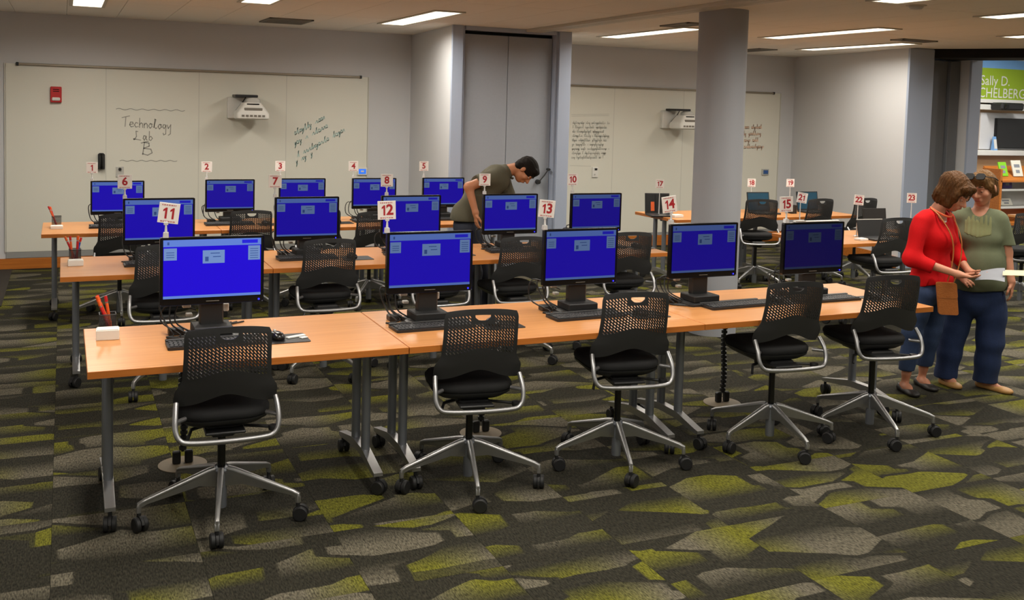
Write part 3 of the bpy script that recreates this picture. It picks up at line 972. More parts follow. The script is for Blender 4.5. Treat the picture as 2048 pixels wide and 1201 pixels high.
def chair_back_mesh():
    NX, NZ = 23, 22
    wtab = [(0, .205), (.08, .214), (.2, .214), (.27, .197), (.34, .185), (.6, .181), (.88, .180), (.94, .174), (.98, .162), (1.0, .148)]

    def P(u, t):
        s = -1 + 2 * u
        zmin = .553 + .05 * math.exp(-(s / .52) ** 2) + .006 * (1 - abs(s))
        zmax = .910 - .016 * abs(s) ** 3
        z = zmin + t * (zmax - zmin)
        # widths follow the height, not t, so the wings stay level
        tt = (z - .553) / (.910 - .553)
        x = s * interp(wtab, tt)
        lean = -.13 * (z - .56) - .02 * math.sin(max(0, min(1, (z - .56) / .35)) * PI)
        wrap = .045 * abs(s) ** 2.2 * (1 - .45 * tt)
        return Vector((x, -.245 + lean * 1.0 + wrap + .02 * (1 - tt), z))
    bm = bmesh.new()
    g = {}
    for j in range(NZ + 1):
        for i in range(NX + 1):
            t = j / NZ
            t = t if t < .9 else t
            g[i, j] = bm.verts.new(P(i / NX, t))
    # half-moon hand grip
    gi0, gi1, gj0, gj1 = 9, 14, 18, 20
    for (i, j), (di, dj) in {(9, 18): (.7, .6), (14, 18): (-.7, .6), (10, 18): (.25, .15), (13, 18): (-.25, .15), (9, 19): (.1, .2), (14, 19): (-.1, .2)}.items():
        g[i, j].co = P((i + di) / NX, (j + dj) / NZ)
    for j in range(NZ):
        for i in range(NX):
            if gi0 <= i < gi1 and gj0 <= j < gj1:
                continue
            c = [g[i, j], g[i + 1, j], g[i + 1, j + 1], g[i, j + 1]]
            near = gi0 - 1 <= i <= gi1 and j >= gj0 - 1
            if 8 <= j <= 19 and 1 <= i <= NX - 2 and not near:
                def Q(a, b):
                    return P((i + a) / NX, (j + b) / NZ)
                h = [bm.verts.new(Q(a, b)) for a, b in ((.64, .08), (.95, .08), (.36, .92), (.05, .92))]
                for a in range(4):
                    b = (a + 1) % 4
                    bm.faces.new((c[a], c[b], h[b], h[a]))
            else:
                bm.faces.new(c)
    bmesh.ops.recalc_face_normals(bm, faces=bm.faces)
    bmesh.ops.solidify(bm, geom=bm.faces[:], thickness=.006)
    bmesh.ops.recalc_face_normals(bm, faces=bm.faces)
    me = bpy.data.meshes.new('backrest'); bm.to_mesh(me); bm.free()
    me.materials.append(M['chair_plastic'])
    me.polygons.foreach_set('use_smooth', [True] * len(me.polygons))
    me.set_sharp_from_angle(angle=math.radians(35))
    return me


def bez(pts, n=6):
    """Catmull-Rom through points"""
    P = [Vector(p) for p in pts]
    out = []
    for i in range(len(P) - 1):
        p0, p1, p2, p3 = P[max(i - 1, 0)], P[i], P[i + 1], P[min(i + 2, len(P) - 1)]
        for q in range(n):
            t = q / n
            out.append(.5 * ((2 * p1) + (p2 - p0) * t + (2 * p0 - 5 * p1 + 4 * p2 - p3) * t * t + (3 * p1 - p0 - 3 * p2 + p3) * t ** 3))
    out.append(P[-1])
    return out


CH = {}
CH['back'] = chair_back_mesh()
mb = MB()  # seat pad
so = rrect(.40, .43, .13, 6, 0, .005)
cx_, cy_ = 0, .005


def sc(k, z0, dish=0.0):
    out = []
    for x, y in so:
        X = cx_ + (x - cx_) * k; Y = cy_ + (y - cy_) * k
        z = z0 - .03 * max(0, (Y - .12) / .1) ** 2 * .35 + dish * (1 - k)
        out.append((X, Y, z))
    return out


mb.rings([sc(.94, .478), sc(1.0, .492), sc(1.0, .508), sc(.95, .522), sc(.75, .524), sc(.4, .519), sc(.1, .517)])
CH['seat'] = mb.mesh('seat', M['black_mesh'], 60)
mb = MB()
mb.rings([sc(.55, .440), sc(.82, .448), sc(.97, .470), sc(.985, .482), sc(.93, .484)])
CH['shell'] = mb.mesh('seat_shell', M['black_plastic'], 60)
mb = MB()
half = [(-.206, -.205, .575), (-.212, -.245, .53), (-.212, -.268, .475), (-.195, -.28, .438), (-.15, -.287, .424), (0, -.29, .420)]
full = half + [(-x, y, z) for x, y, z in half[-2::-1]]
mb.tube(bez(full, 5), .0115, 10)
CH['loop'] = mb.mesh('frame_tube', M['chrome'], 60)
mb = MB(); mb.tube([(.212, -.255, .508), (.17, -.20, .505)], .010, 8)
CH['peg'] = mb.mesh('seat_peg', M['chrome'], 60)
mb = MB()
mb.box(-.075, .075, -.10, .22, .405, .442, .008); mb.box(-.05, .05, -.07, .12, .375, .408, .008)
mb.box(-.085, .085, -.165, -.06, .416, .428, .004)
mb.tube([(.06, -.02, .41), (.16, -.05, .405), (.21, -.08, .405)], .007, 6); mb.lathe([(.0, -.014), (.022, -.01), (.024, 0), (.022, .01), (0, .014)], (.215, -.085, .405), 12)
mb.tube([(-.06, .02, .41), (-.13, .0, .40), (-.15, -.03, .36)], .008, 6)
CH['mech'] = mb.mesh('tilt_mechanism', M['black_plastic'])
mb = MB(); mb.cyl((0, 0, .21), (0, 0, .385), .0175, .0175, 16); CH['col'] = mb.mesh('gas_column', M['gloss_black'])
mb = MB(); mb.lathe([(.024, .04), (.025, .045), (.025, .2), (.031, .203), (.034, .212), (.030, .222), (.02, .225)], n=20); CH['hub'] = mb.mesh('base_hub', M['grey_metal'])
mb = MB()  # star leg along +x
prof = [(.022, .217), (.06, .212), (.33, .128), (.352, .118), (.362, .105), (.362, .080), (.346, .080), (.344, .104), (.32, .113), (.10, .152), (.022, .140)]
n = len(prof)
w = [.016, .015, .010, .010, .010, .010, .010, .010, .006, .006, .012]
mb.rings([[(x, -w[i] * .9, z) for i, (x, z) in enumerate(prof)], [(x, w[i] * .9, z) for i, (x, z) in enumerate(prof)]])
mb.tube([(.03, 0, .217), (.06, 0, .212), (.33, 0, .128), (.352, 0, .118), (.354, 0, .082)], [.015, .0145, .0105, .0105, .010], 10)
CH['leg'] = mb.mesh('base_leg', M['alu'], 40)


def make_chair(label, loc, rz, base_rot, dz, group):
    t = thing('task_chair', label, 'chair', loc, rz, group)
    fy = {'nearest': 0.0, 'second': Y2, 'third': Y3}
    front = fy.get(group.split()[-2], loc[1])
    sh = min(.125, .178 - (loc[1] - front))

    def up(o, y=sh):
        o.location = (0, y, dz); return o
    b = up(link('backrest', CH['back'], t))
    s = up(link('seat', CH['seat'], t)); link('seat_shell', CH['shell'], s)
    f = up(link('frame_tube', CH['loop'], t))
    for q in (0, 1):
        pg = link('seat_peg', CH['peg'], f); pg.scale = (1 - 2 * q, 1, 1)
    up(link('tilt_mechanism', CH['mech'], t), 0)
    c = link('gas_column', CH['col'], t); c.scale = (1, 1, 1 + dz / .175); c.location = (0, 0, -.21 * dz / .175)
    base = link('base_hub', CH['hub'], t); base.rotation_euler = (0, 0, base_rot - rz)
    for k in range(5):
        a = k * 2 * PI / 5
        lg = link('base_leg', CH['leg'], base); lg.rotation_euler = (0, 0, a)
        cs = link('caster', CASTER_ME, base)
        cs.location = (.353 * math.cos(a), .353 * math.sin(a), 0); cs.rotation_euler = (0, 0, random.uniform(0, 6))
    return t


R_ = math.radians
GC = ('chairs of the nearest row', 'chairs of the second row', 'chairs of the third row', 'chairs beyond the column')
for (x, y, rz, br, dz, g, lb) in (
        (.557, .150, -2, 43.5, .005, 0, 'leftmost black task chair of the nearest row, back squarely to the viewer'),
        (1.741, .123, -9, 39.5, .012, 0, 'black task chair of the nearest row, second from left, by paired table legs'),
        (2.589, .126, -10, 35.5, .05, 0, 'middle black task chair of the nearest row, set higher than its left neighbours'),
        (3.586, .104, -6, 48.5, .055, 0, 'black task chair of the nearest row, second from right, beside the cable spine'),
        (4.305, .074, -10, 34.0, .06, 0, 'rightmost black task chair of the nearest row, beside the woman in red'),
        (.50, 2.36, 0, 20, .04, 1, 'black task chair of the second row half hidden by the nearest left monitor'),
        (1.553, 2.36, 0, 5, .045, 1, 'black task chair of the second row with its whole back in view'),
        (2.36, 2.36, 0, 50, .03, 1, 'black task chair of the second row, only its metal loop showing right of a monitor'),
        (2.99, 2.36, 0, 12, .02, 1, 'black task chair of the second row in front of the bending man'),
        (3.92, 2.35, -6, 30, .03, 1, 'rightmost black task chair of the second row, between two monitors'),
        (.345, 4.62, 2, 54, .0, 2, 'leftmost black task chair of the third row by the left board'),
        (1.40, 4.62, 0, 10, .01, 2, 'black task chair of the third row, second from left, with its hand grip in view'),
        (2.01, 4.64, 0, 40, .01, 2, 'black task chair of the third row peeking out beside a second-row monitor'),
        (2.52, 4.60, 0, 20, -.02, 2, 'rightmost black task chair of the third row, left of the bending man'),
        (6.76, 4.32, -18, 62, .06, 3, 'black task chair just right of the column at the far table'),
        (7.50, 4.30, 0, 20, .06, 3, 'black task chair at the far table, directly above the rightmost near monitor'),
        (8.12, 4.28, 4, 40, .06, 3, 'black task chair at the far table, nearest the grey-blue wall end'),
        (6.62, 2.32, -4, 10, .09, 3, 'black task chair left of the woman in red at the hidden table'),
        (8.86, 2.70, -20, 25, .05, 3, 'black task chair at the right edge behind the woman in green')):
    make_chair(lb, (x, y, 0), R_(rz), R_(br), dz, GC[g])

# ------------------------------------------------------------------ computer stations
MO = {}
mb = MB()
mb.rings([[(p[0], y, p[1]) for p in rrect(w_, h_, .008, 3, 0, .32)] for y, w_, h_ in ((-.022, .470, .316), (-.026, .475, .321), (.0, .475, .321), (.012, .44, .29), (.03, .30, .2))])
MO['housing'] = mb.mesh('housing', M['gloss_black'], 35)
SW, SH, SZ = .446, .276, .331
mbs = MB()
ys = -.0265
x0, x1, z0, z1 = -SW / 2, SW / 2, SZ - SH / 2, SZ + SH / 2


def scr(mb, a, b, c, d_, m, k):
    """rectangle in screen fractions, k-th print layer"""
    y = ys - .0002 * k
    X = lambda u: x0 + SW * u
    Z = lambda v: z0 + SH * v
    mb.add([(X(a), y, Z(c)), (X(b), y, Z(c)), (X(b), y, Z(d_)), (X(a), y, Z(d_))], [(0, 1, 2, 3)], m)


scr(mbs, 0, 1, 0, 1, 0, 0)
scr(mbs, 0, 1, .885, 1, 1, 1); scr(mbs, 0, 1, 0, .045, 1, 1)
scr(mbs, .80, .965, .915, .975, 4, 2); scr(mbs, .04, .06, .915, .965, 3, 2)
scr(mbs, .005, .135, .655, .86, 2, 1); scr(mbs, .865, .99, .62, .87, 2, 1)
scr(mbs, .395, .62, .585, .81, 2, 1)
for q in range(3): scr(mbs, .03, .11, .70 + .04 * q, .712 + .04 * q, 3, 2)
for q in range(5): scr(mbs, .885, .97, .65 + .04 * q, .662 + .04 * q, 3, 2)
scr(mbs, .42, .455, .62, .70, 3, 2); scr(mbs, .475, .57, .75, .765, 3, 2); scr(mbs, .50, .58, .69, .705, 3, 2)
mb = MB(); mb.box(-.055, .055, -.0, .045, .035, .20, .006); mb.box(-.04, .04, .02, .05, .19, .36, .006)
MO['neck'] = mb.mesh('neck', M['black_plastic'])
mb = MB(); mb.rings([[(p[0], p[1], z) for p in rrect(w_, d_, .03, 4, 0, .0)] for z, w_, d_ in ((0, .25, .19), (.012, .25, .19), (.018, .23, .17))])
MO['foot'] = mb.mesh('base_plate', M['black_plastic'])
mb = MB(); mb.box(-.09, .09, -.075, .075, .018, .058, .005)
for q in range(5): mb.box(-.07 + q * .03, -.05 + q * .03, -.0765, -.075, .03, .034)
MO['dock'] = mb.mesh('mini_computer', M['rubber'])
mb = MB(); mb.box(-.004, .004, -.0285, -.0258, -.004, .004, .001, T=Matrix.Translation((.215, 0, .172))); MO['led'] = mb.mesh('power_light', M['led'])
mb = MB(); mb.box(-.03, .03, -.0275, -.0258, .173, .176); MO['logo'] = mb.mesh('bezel_mark', M['vent'])


WORD = {1: 'one', 2: 'two', 3: 'three', 4: 'four', 5: 'five', 6: 'six', 7: 'seven', 8: 'eight', 9: 'nine', 10: 'ten', 11: 'eleven', 12: 'twelve',
        13: 'thirteen', 14: 'fourteen', 15: 'fifteen', 17: 'seventeen', 18: 'eighteen', 19: 'nineteen', 21: 'twenty-one', 22: 'twenty-two', 23: 'twenty-three'}


def where(n):
    return ('leftmost', 'second from left', 'middle', 'second from right', 'rightmost')[(n - 1) % 5] + ' in the ' + ('third', 'second', 'nearest')[(n - 1) // 5] + ' row'


def monitor(n, x, y, lv, s, dz, rz, row):
    t = thing('monitor', 'black monitor with blue screen, %s, sign %s above it' % (where(n), WORD[n]), 'monitor', (x, y, H), rz, 'computer monitors')
    h = link('housing', MO['housing'], t); h.location = (0, 0, dz); h.scale = (s, 1, s)
    me = mbs.mesh('screen', SCREENS[lv], 0, False)
    sc_ = link('screen', me, h); link('power_light', MO['led'], h); link('bezel_mark', MO['logo'], h)
    k = link('neck', MO['neck'], t)
    b = link('base_plate', MO['foot'], t); link('mini_computer', MO['dock'], b)
    return t


mb = MB()
mb.rings([[(p[0], p[1], z) for p in rrect(.43, .145, .01, 3)] for z in (0, .014)]); mb.box(-.215, .215, .05, .072, .012, .022, .003)
MO['kb'] = mb.mesh('case', M['black_plastic'])
mb = MB()
for r in range(5):
    x = -.205 + .004 * (r % 2)
    while x < .2:
        w_ = .0165 if r or not (-.1 < x < .02) else .11
        mb.box(x, min(x + w_, .205), -.062 + r * .021, -.045 + r * .021, .014, .019, .0015); x += w_ + .0028
MO['keys'] = mb.mesh('keys', M['key'], 0)
mb = MB(); mb.rings([[(p[0], p[1], z) for p in rrect(.21, .18, .012, 3)] for z in (0, .003)]); MO['pad'] = mb.mesh('mouse_pad', M['cable'])
mb = MB()
mb.rings([[(p[0], p[1], z) for p in rrect(w_, d_, w_ * .45, 5)] for w_, d_, z in ((.052, .095, 0), (.060, .104, .008), (.058, .100, .020), (.044, .076, .031), (.02, .04, .035))])
MO['mouse'] = mb.mesh('mouse_body', M['gloss_black'], 60)
mb = MB(); mb.cyl((-.005, .025, .034), (.005, .025, .034), .007, .007, 10); MO['wheel'] = mb.mesh('scroll_wheel', M['grey_plastic'])


def keyboard(n, x, y, rz):
    t = thing('keyboard', 'black keyboard of the computer %s' % where(n), 'keyboard', (x, y, H + .0005), rz, 'computer keyboards')
    c = link('case', MO['kb'], t); k = link('keys', MO['keys'], t); k['kind'] = 'stuff'


def mouse(n, x, y, rz):
    p = link('mouse_pad', MO['pad']); p.location = (x, y, H + .0005); p.rotation_euler = (0, 0, rz)
    tag(p, 'thin black mouse pad of the computer %s' % where(n), 'mouse pad', 'mouse pads')
    t = thing('mouse', 'black mouse on the pad of the computer %s' % where(n), 'mouse', (x - .04, y + .0, H + .004), rz + .2, 'computer mice')
    link('mouse_body', MO['mouse'], t); link('scroll_wheel', MO['wheel'], t)


def cables(n, x, y, seed):
    rnd = random.Random(seed)
    t = thing('cable_bundle', 'tangle of black cables at the monitor foot %s' % where(n), 'cables', (x, y, H), 0, 'computer cable tangles')
    for q in range(4):
        mb = MB()
        a = -.10 - .03 * q
        pts = [(-.05, .05, .20 - .03 * q), (a - .02, .06 + .02 * rnd.random(), .13 + .05 * rnd.random()), (a - .05 * rnd.random(), .02 + .05 * rnd.random(), .06),
               (a + .03, -.02 - .04 * rnd.random(), .012), (a - .05 * rnd.random(), -.05, .006), (-.08, -.03 - .03 * q, .006), (-.02, .07, .006), (.06, .12, .006), (.12 + .1 * rnd.random(), .2, .006)]
        mb.tube(bez(pts, 5), .0042, 6)
        mb.build('cable', M['cable'], t, 60)
    mb = MB()
    mb.box(-.115, -.075, .03, .055, .125, .145, .004); mb.build('plug', M['grey_plastic'], t)
    mb = MB(); mb.box(-.10, -.07, .02, .05, .085, .10, .003); mb.build('plug', M['grey_plastic'], t)
    mb = MB(); mb.box(-.18, -.11, .0, .06, .0, .03, .004); mb.build('adapter', M['black_plastic'], t)
    mb = MB(); mb.box(.075, .10, .02, .05, .10, .14, .004); mb.build('plug', M['white_plastic'], t)


SG = {}
mb = MB(); mb.box(-.046, .046, -.0012, .0012, .055, .150, .0008); SG['card'] = mb.mesh('card', M['card'], 0)
mb = MB()
mb.prism([(-.013, -.012), (.013, -.012), (.011, .012), (-.011, .012)], -.014, .014, 'y')
mb.tube([(0, 0, .010), (0, 0, .052)], [.007, .0035], 8); mb.box(-.010, .010, -.004, .004, .046, .062, .002)
SG['clip'] = mb.mesh('clip', M['clear_clip'])
for n_ in list(range(1, 16)) + [17, 18, 19, 21, 22, 23]:
    mb = MB(); cs_ = str(n_); hh = .052; ww = hh * .60
    for q, ch in enumerate(cs_):
        xc = (q - (len(cs_) - 1) / 2) * ww
        if ch == '1':   # a plain one: stem with a slanted flag
            mb.add([(xc + a * hh, -.0016, .102 + (b - .5) * hh) for a, b in ((-.03, 0), (.15, 0), (.15, 1), (.02, 1), (-.20, .80), (-.20, .62), (-.03, .73))], [(0, 1, 2, 6), (2, 3, 4, 5, 6)])
        else:
            text_mb(mb, ch, hh / .70, facing((xc, -.0016, .102), (1, 0, 0), (0, 0, 1)), 0, .0024)
    SG[n_] = mb.mesh('number', M['red_print'], 0, False)
mb = MB()
rnd = random.Random(3)
for z in (.140, .0635):
    x = -.034
    while x < .03:
        w_ = rnd.uniform(.004, .012); mb.add([(x, -.0016, z - .003), (x + w_, -.0016, z - .003), (x + w_, -.0016, z + .003), (x, -.0016, z + .003)], [(0, 1, 2, 3)]); x += w_ + .0025
SG['print'] = mb.mesh('small_print', M['pink_print'], 0, False)


def sign(n, x, y, z, tilt, rz, what):
    t = thing('number_sign', 'white card with red number %s on the monitor %s' % (WORD[n], where(n)), 'sign', (x, y, z + .012), rz, 'numbered computer signs')
    t.rotation_euler = (0, 0, rz)
    link('clip', SG['clip'], t)
    c = link('card', SG['card'], t); c.rotation_euler = (0, tilt, 0)
    link('number', SG[n], c); link('small_print', SG['print'], c)


LOOK = math.radians(-14)
rows = ['in the nearest row', 'in the second row', 'in the third row']
st = [  # n, x, y, level, scale, dz, sign tilt deg, dx sign
    (11, .556, .50, 'a', 1.0, 0, 7, .015, 0), (12, 1.645, .50, 'b', .99, 0, -2, -.01, 0), (13, 2.53, .50, 'c', .975, 0, 5, -.005, 0),
    (14, 3.35, .50, 'd', 1.0, 0, -8, -.005, 0), (15, 4.172, .50, 'e', 1.0, -.012, -2, .01, 0),
    (6, .513, Y2 + .5, 'b', .985, -.033, 0, 0, 1), (7, 1.533, Y2 + .5, 'c', .99, -.038, 0, -.01, 1), (8, 2.33, Y2 + .5, 'c', 1.0, -.040, 0, .03, 1),
    (9, 3.16, Y2 + .5, 'c', 1.0, -.038, 0, 0, 1), (10, 3.94, Y2 + .5, 'd', 1.0, -.040, 0, .0, 1),
    (1, .345, Y3 + .5, 'b', .925, -.05, 0, 0, 2), (2, 1.303, Y3 + .5, 'c', .925, -.042, 0, 0, 2), (3, 1.965, Y3 + .5, 'c', .925, -.035, 0, 0, 2),
    (4, 2.665, Y3 + .5, 'c', .93, -.037, 0, 0, 2), (5, 3.38, Y3 + .5, 'c', .93, -.035, 0, 0, 2)]
for n, x, y, lv, s, dz, tl, dx, rw in st:
    monitor(n, x, y, lv, s, dz, 0, rows[rw])
    top = H + dz + (.32 + .1605) * s
    sign(n, x - .2375 * s + dx + .012, y - .013, top, R_(tl), R_(-8), 'to the monitor top %s' % rows[rw])
    cables(n, x - .01, y + .05, n)
    if n == 14:
        keyboard(n, x + .16, y - .13, R_(2)); mouse(n, x + .52, y - .10, 0)
    elif n == 15:
        keyboard(n, x + .02, y - .14, 0); mouse(n, x + .38, y - .20, 0)
    elif n == 11:
        keyboard(n, x - .005, y - .17, 0); mouse(n, x + .315, y - .17, 0)
    else:
        keyboard(n, x - .02, y - .14, R_(random.uniform(-2, 2))); mouse(n, x + .33, y - .2, 0)
# loose white slips on the pad of station 11
t = thing('note_slip', 'white paper slip on the mouse pad of the leftmost near computer', 'paper', (.925, .345, H + .004), .4)
mb = MB(); mb.box(-.05, .05, -.012, .012, 0, .006, .001); mb.build('strip', M['paper'], t)
mb = MB(); mb.box(.0, .035, -.05, -.025, 0, .004, .001); mb.build('tab', M['paper'], t)
# white ledge labels on top of two monitors
t = thing('webcam_strip', 'long white strip lying on top of the rightmost near monitor', 'strip', (4.20, .487, H - .012 + .4815))
mb = MB(); mb.box(-.18, .17, -.012, .012, 0, .008, .002); mb.build('bar', M['white_plastic'], t)
mb = MB(); mb.box(-.18, -.10, -.013, .013, .008, .012, .001); mb.build('pad', M['grey_plastic'], t)

# ------------------------------------------------------------------ pencil cups, pencils, note blocks
def pencil(x, y, z, dx, dy, L, m, label, r=.0068):
    t = thing('pencil', label, 'pencil', (x, y, z), 0, 'pencils in the desk cups')
    d_ = Vector((dx, dy, 1)).normalized()
    a = d_ * L
    mb = MB(); mb.cyl((0, 0, 0), a * .80, r, r, 8); mb.build('shaft', M[m], t)
    mb = MB(); mb.cyl(a * .80, a * .84, r * .9, r * .9, 8); f = mb.build('ferrule', M['chrome'], t)
    mb = MB(); mb.cyl(a * .84, a, r * 1.1, r * 1.05, 8); mb.build('cap', M['red'] if m != 'red' else M['orange'], t)


def scissors(x, y, z, dx, dy, L, label):
    t = thing('scissors', label, 'scissors', (x, y, z), 0)
    T = facing((0, 0, 0), (1, 0, -dx), (dx, dy, 1))
    mb = MB(); mb.prism([(-.006, 0), (.006, 0), (.011, L * .6), (-.011, L * .6)], -.0015, .0015, 'z', T=T); mb.build('blade', M['chrome'], t)
    for s in (-1, 1):
        mb = MB()
        c = [(s * .016 + .013 * math.cos(a), L * .8 + .028 * math.sin(a), 0) for a in [2 * PI * q / 14 for q in range(14)]]
        mb.tube(c, .0065, 6, closed=True, T=T); mb.tube([(s * .004, L * .5, 0), (s * .010, L * .7, 0)], .006, 6, T=T)
        mb.build('handle', M['red'], t)


def cup(x, y, label):
    t = thing('pencil_cup', label, 'cup', (x, y, H), 0, 'black wire pencil cups')
    w_, h_ = .036, .095
    mb = MB(); mb.box(-w_, w_, -w_, w_, 0, .003); mb.build('bottom', M['black_plastic'], t)
    mb = MB()
    for s in (-1, 1):
        for q in range(13):
            u = -w_ + 2 * w_ * q / 12
            mb.box(u - .0012, u + .0012, s * w_ - .0008, s * w_ + .0008, 0, h_); mb.box(s * w_ - .0008, s * w_ + .0008, u - .0012, u + .0012, 0, h_)
    for q in range(14):
        z = h_ * q / 13
        for s in (-1, 1):
            mb.box(-w_, w_, s * w_ - .0009, s * w_ + .0009, z - .0012, z + .0012); mb.box(s * w_ - .0009, s * w_ + .0009, -w_, w_, z - .0012, z + .0012)
    tag(mb.build('wire_mesh', M['black_plastic'], t, 0), kind='stuff')
    mb = MB(); c = [(p[0], p[1], h_) for p in rrect(2 * w_, 2 * w_, .006, 3)]; mb.tube(c, .003, 6, closed=True); mb.build('rim', M['black_plastic'], t)


def notes(x, y, w_, d_, h_, rz, label):
    t = thing('note_block', label, 'note paper', (x, y, H), rz, 'blocks of white note paper')
    mb = MB(); mb.box(-w_ / 2, w_ / 2, -d_ / 2, d_ / 2, .002, h_ - .004, .001); mb.build('holder', M['white_plastic'], t)
    mb = MB(); mb.box(-w_ / 2 + .004, w_ / 2 - .004, -d_ / 2 + .004, d_ / 2 - .004, h_ - .004, h_, .0005); mb.box(-w_ / 2 + .003, w_ / 2 - .003, -d_ / 2 + .003, d_ / 2 - .003, 0, .002)
    mb.build('sheets', M['paper'], t)


cup(.103, .70, 'black wire pencil cup at the left end of the nearest table row')
pencil(.116, .700, H + .005, -.34, .0, .185, 'red', 'thick red marker leaning in the middle of the nearest pencil cup', .008)
pencil(.125, .71, H + .005, -.38, .02, .19, 'orange', 'orange pencil in the nearest pencil cup, leaning left')
pencil(.118, .685, H + .005, -.36, .03, .165, 'red', 'red pencil in the nearest pencil cup')
pencil(.122, .70, H + .005, -.16, .1, .175, 'orange', 'upright orange pencil in the nearest pencil cup')
notes(.10, .585, .10, .075, .05, -.05, 'block of white note paper before the nearest pencil cup')
cup(-.017, Y2 + .555, 'black wire pencil cup at the left end of the second table row')
pencil(-.005, Y2 + .556, H + .005, -.42, 0, .19, 'red', 'red pencil in the second-row cup, leaning far left')
pencil(-.03, Y2 + .55, H + .005, -.1, .05, .18, 'orange', 'orange pencil standing in the second-row cup')
pencil(-.02, Y2 + .56, H + .005, .25, .05, .17, 'blue_paint', 'blue pen in the second-row cup')
pencil(-.008, Y2 + .553, H + .005, .05, 0, .18, 'red', 'thick red marker standing in the second-row cup', .008)
notes(-.015, Y2 + .45, .095, .07, .04, .03, 'block of white note paper before the second-row cup')
cup(-.142, Y3 + .45, 'black wire pencil cup at the left end of the third table row')
pencil(-.135, Y3 + .452, H + .005, -.4, 0, .19, 'orange', 'orange pencil in the third-row cup, leaning left')
pencil(-.14, Y3 + .445, H + .005, -.3, .1, .18, 'red', 'red pencil in the third-row cup, leaning left')
notes(-.14, Y3 + .345, .095, .07, .03, 0, 'block of white note paper before the third-row cup')

# ------------------------------------------------------------------ floor outlets with cable spines
def floor_box(x, y, lab, r=.12):
    t = thing('floor_outlet', lab, 'floor outlet', (x, y, 0), 0, 'round floor power outlets')
    mb = MB(); mb.lathe([(r, 0.0005), (r, .004), (r - .015, .009), (0.02, .010)], n=32); mb.build('cover', M['brown_cover'], t)
    for s in (-1, 1):
        mb = MB(); mb.box(-.02, .02, -.015, .015, .009, .075, .006, T=Matrix.Translation((s * .03, 0, 0))); mb.build('plug', M['black_plastic'], t)


def spine(x, y, top, lab):
    t = thing('cable_spine', lab, 'cable', (x, y, 0), 0, 'black cable spines under the tables')
    seg = MB(); seg.lathe([(.012, 0), (.019, .003), (.019, .020), (.012, .023)], n=12)
    me = seg.mesh('link', M['black_plastic'])
    n = int((top - .08) / .027)
    for q in range(n):
        o = link('link', me, t); o.location = (.006 * math.sin(q * .4), .0, .078 + q * .027)
    mb = MB(); mb.tube([(0, 0, .07), (0, 0, top)], .008, 8); mb.build('cable', M['cable'], t)


for x, y, w_ in ((.466, .856, 'under the left end of the nearest row'), (2.09, .80, 'under the middle table of the nearest row'), (3.79, .83, 'at the right end table of the nearest row')):
    floor_box(x, y, 'round floor power outlet ' + w_)
    spine(x, y, .70, 'black segmented cable spine ' + w_)

# ------------------------------------------------------------------ laptops and signs of the far class
def laptop(x, y, rz, label, scr_m, tilt=12, w_=.30, h_=.21):
    t = thing('laptop', label, 'laptop', (x, y, H + .0005), rz, 'laptops of the far class')
    mb = MB(); mb.box(-w_ / 2, w_ / 2, -.22, 0, 0, .018, .004); b = mb.build('base', M['black_plastic'], t)
    mb = MB(); mb.box(-w_ / 2 + .02, w_ / 2 - .02, -.13, -.03, .018, .0195); mb.build('keys', M['key'], b)
    mb = MB(); mb.box(-.04, .04, -.20, -.145, .018, .019); mb.build('touchpad', M['vent'], b)
    T = Matrix.Translation((0, 0, .014)) @ Matrix.Rotation(-R_(tilt), 4, 'X')
    mb = MB(); mb.box(-w_ / 2, w_ / 2, -.004, .006, 0, h_, .003, T=T); l = mb.build('lid', M['rubber'], t)
    mb = MB(); mb.box(-w_ / 2 + .012, w_ / 2 - .012, -.0048, -.004, .018, h_ - .012, T=T); mb.build('screen', M[scr_m], l)
    return t, T


t, T = laptop(5.84, 4.86, R_(-14), 'dark laptop at the left end of the far table, orange picture on its screen', 'gloss_black', 8, .28, .225)
mb = MB(); mb.box(-.075, -.035, -.0054, -.0048, .03, .13, T=T); mb.build('screen_picture', M['orange_scr'] if 'orange_scr' in M else M['orange'], t)  # orange rectangle laid on the dark laptop screen
laptop(7.215, 4.86, R_(-4), 'laptop with teal screen above the chair right of the column', 'laptop_screen', 10, .30, .225)
laptop(7.93, 4.86, R_(-4), 'laptop with teal screen above the chair behind the rightmost near monitor', 'laptop_screen', 10, .30, .225)
t, T = laptop(6.84, 2.72, R_(-4), 'black laptop with a pale edge on the hidden table', 'rubber', 14, .30, .16)
mb = MB(); mb.box(-.15, .15, -.0045, .0065, .155, .164, .002, T=T); mb.build('lid_edge', M['grey_plastic'], t)
laptop(7.16, 3.0, R_(-6), 'black laptop standing taller behind the pale-edged one', 'rubber', 8, .27, .23)
cup(7.58, 4.72, 'black wire pencil cup on the far table between the two teal laptops')
notes(6.60, 2.60, .10, .08, .02, .1, 'white note paper on the hidden table behind the rightmost near monitor')
notes(5.93, 4.62, .12, .09, .03, .1, 'white note paper before the dark far laptop')


def stand_sign(n, x, y, z0, hgt, what, tilt=0):
    t = thing('number_sign', 'white card with red number %s %s' % (WORD[n], what), 'sign', (x, y, z0), R_(-30), 'numbered far signs')
    mb = MB(); mb.lathe([(.03, 0), (.03, .006), (.006, .012), (.004, hgt)], n=12); mb.build('stem', M['clear_clip'], t)
    c = link('card', SG['card'], t); c.location = (0, 0, hgt - .055); c.rotation_euler = (0, R_(tilt), 0)
    link('number', SG[n], c); link('small_print', SG['print'], c)


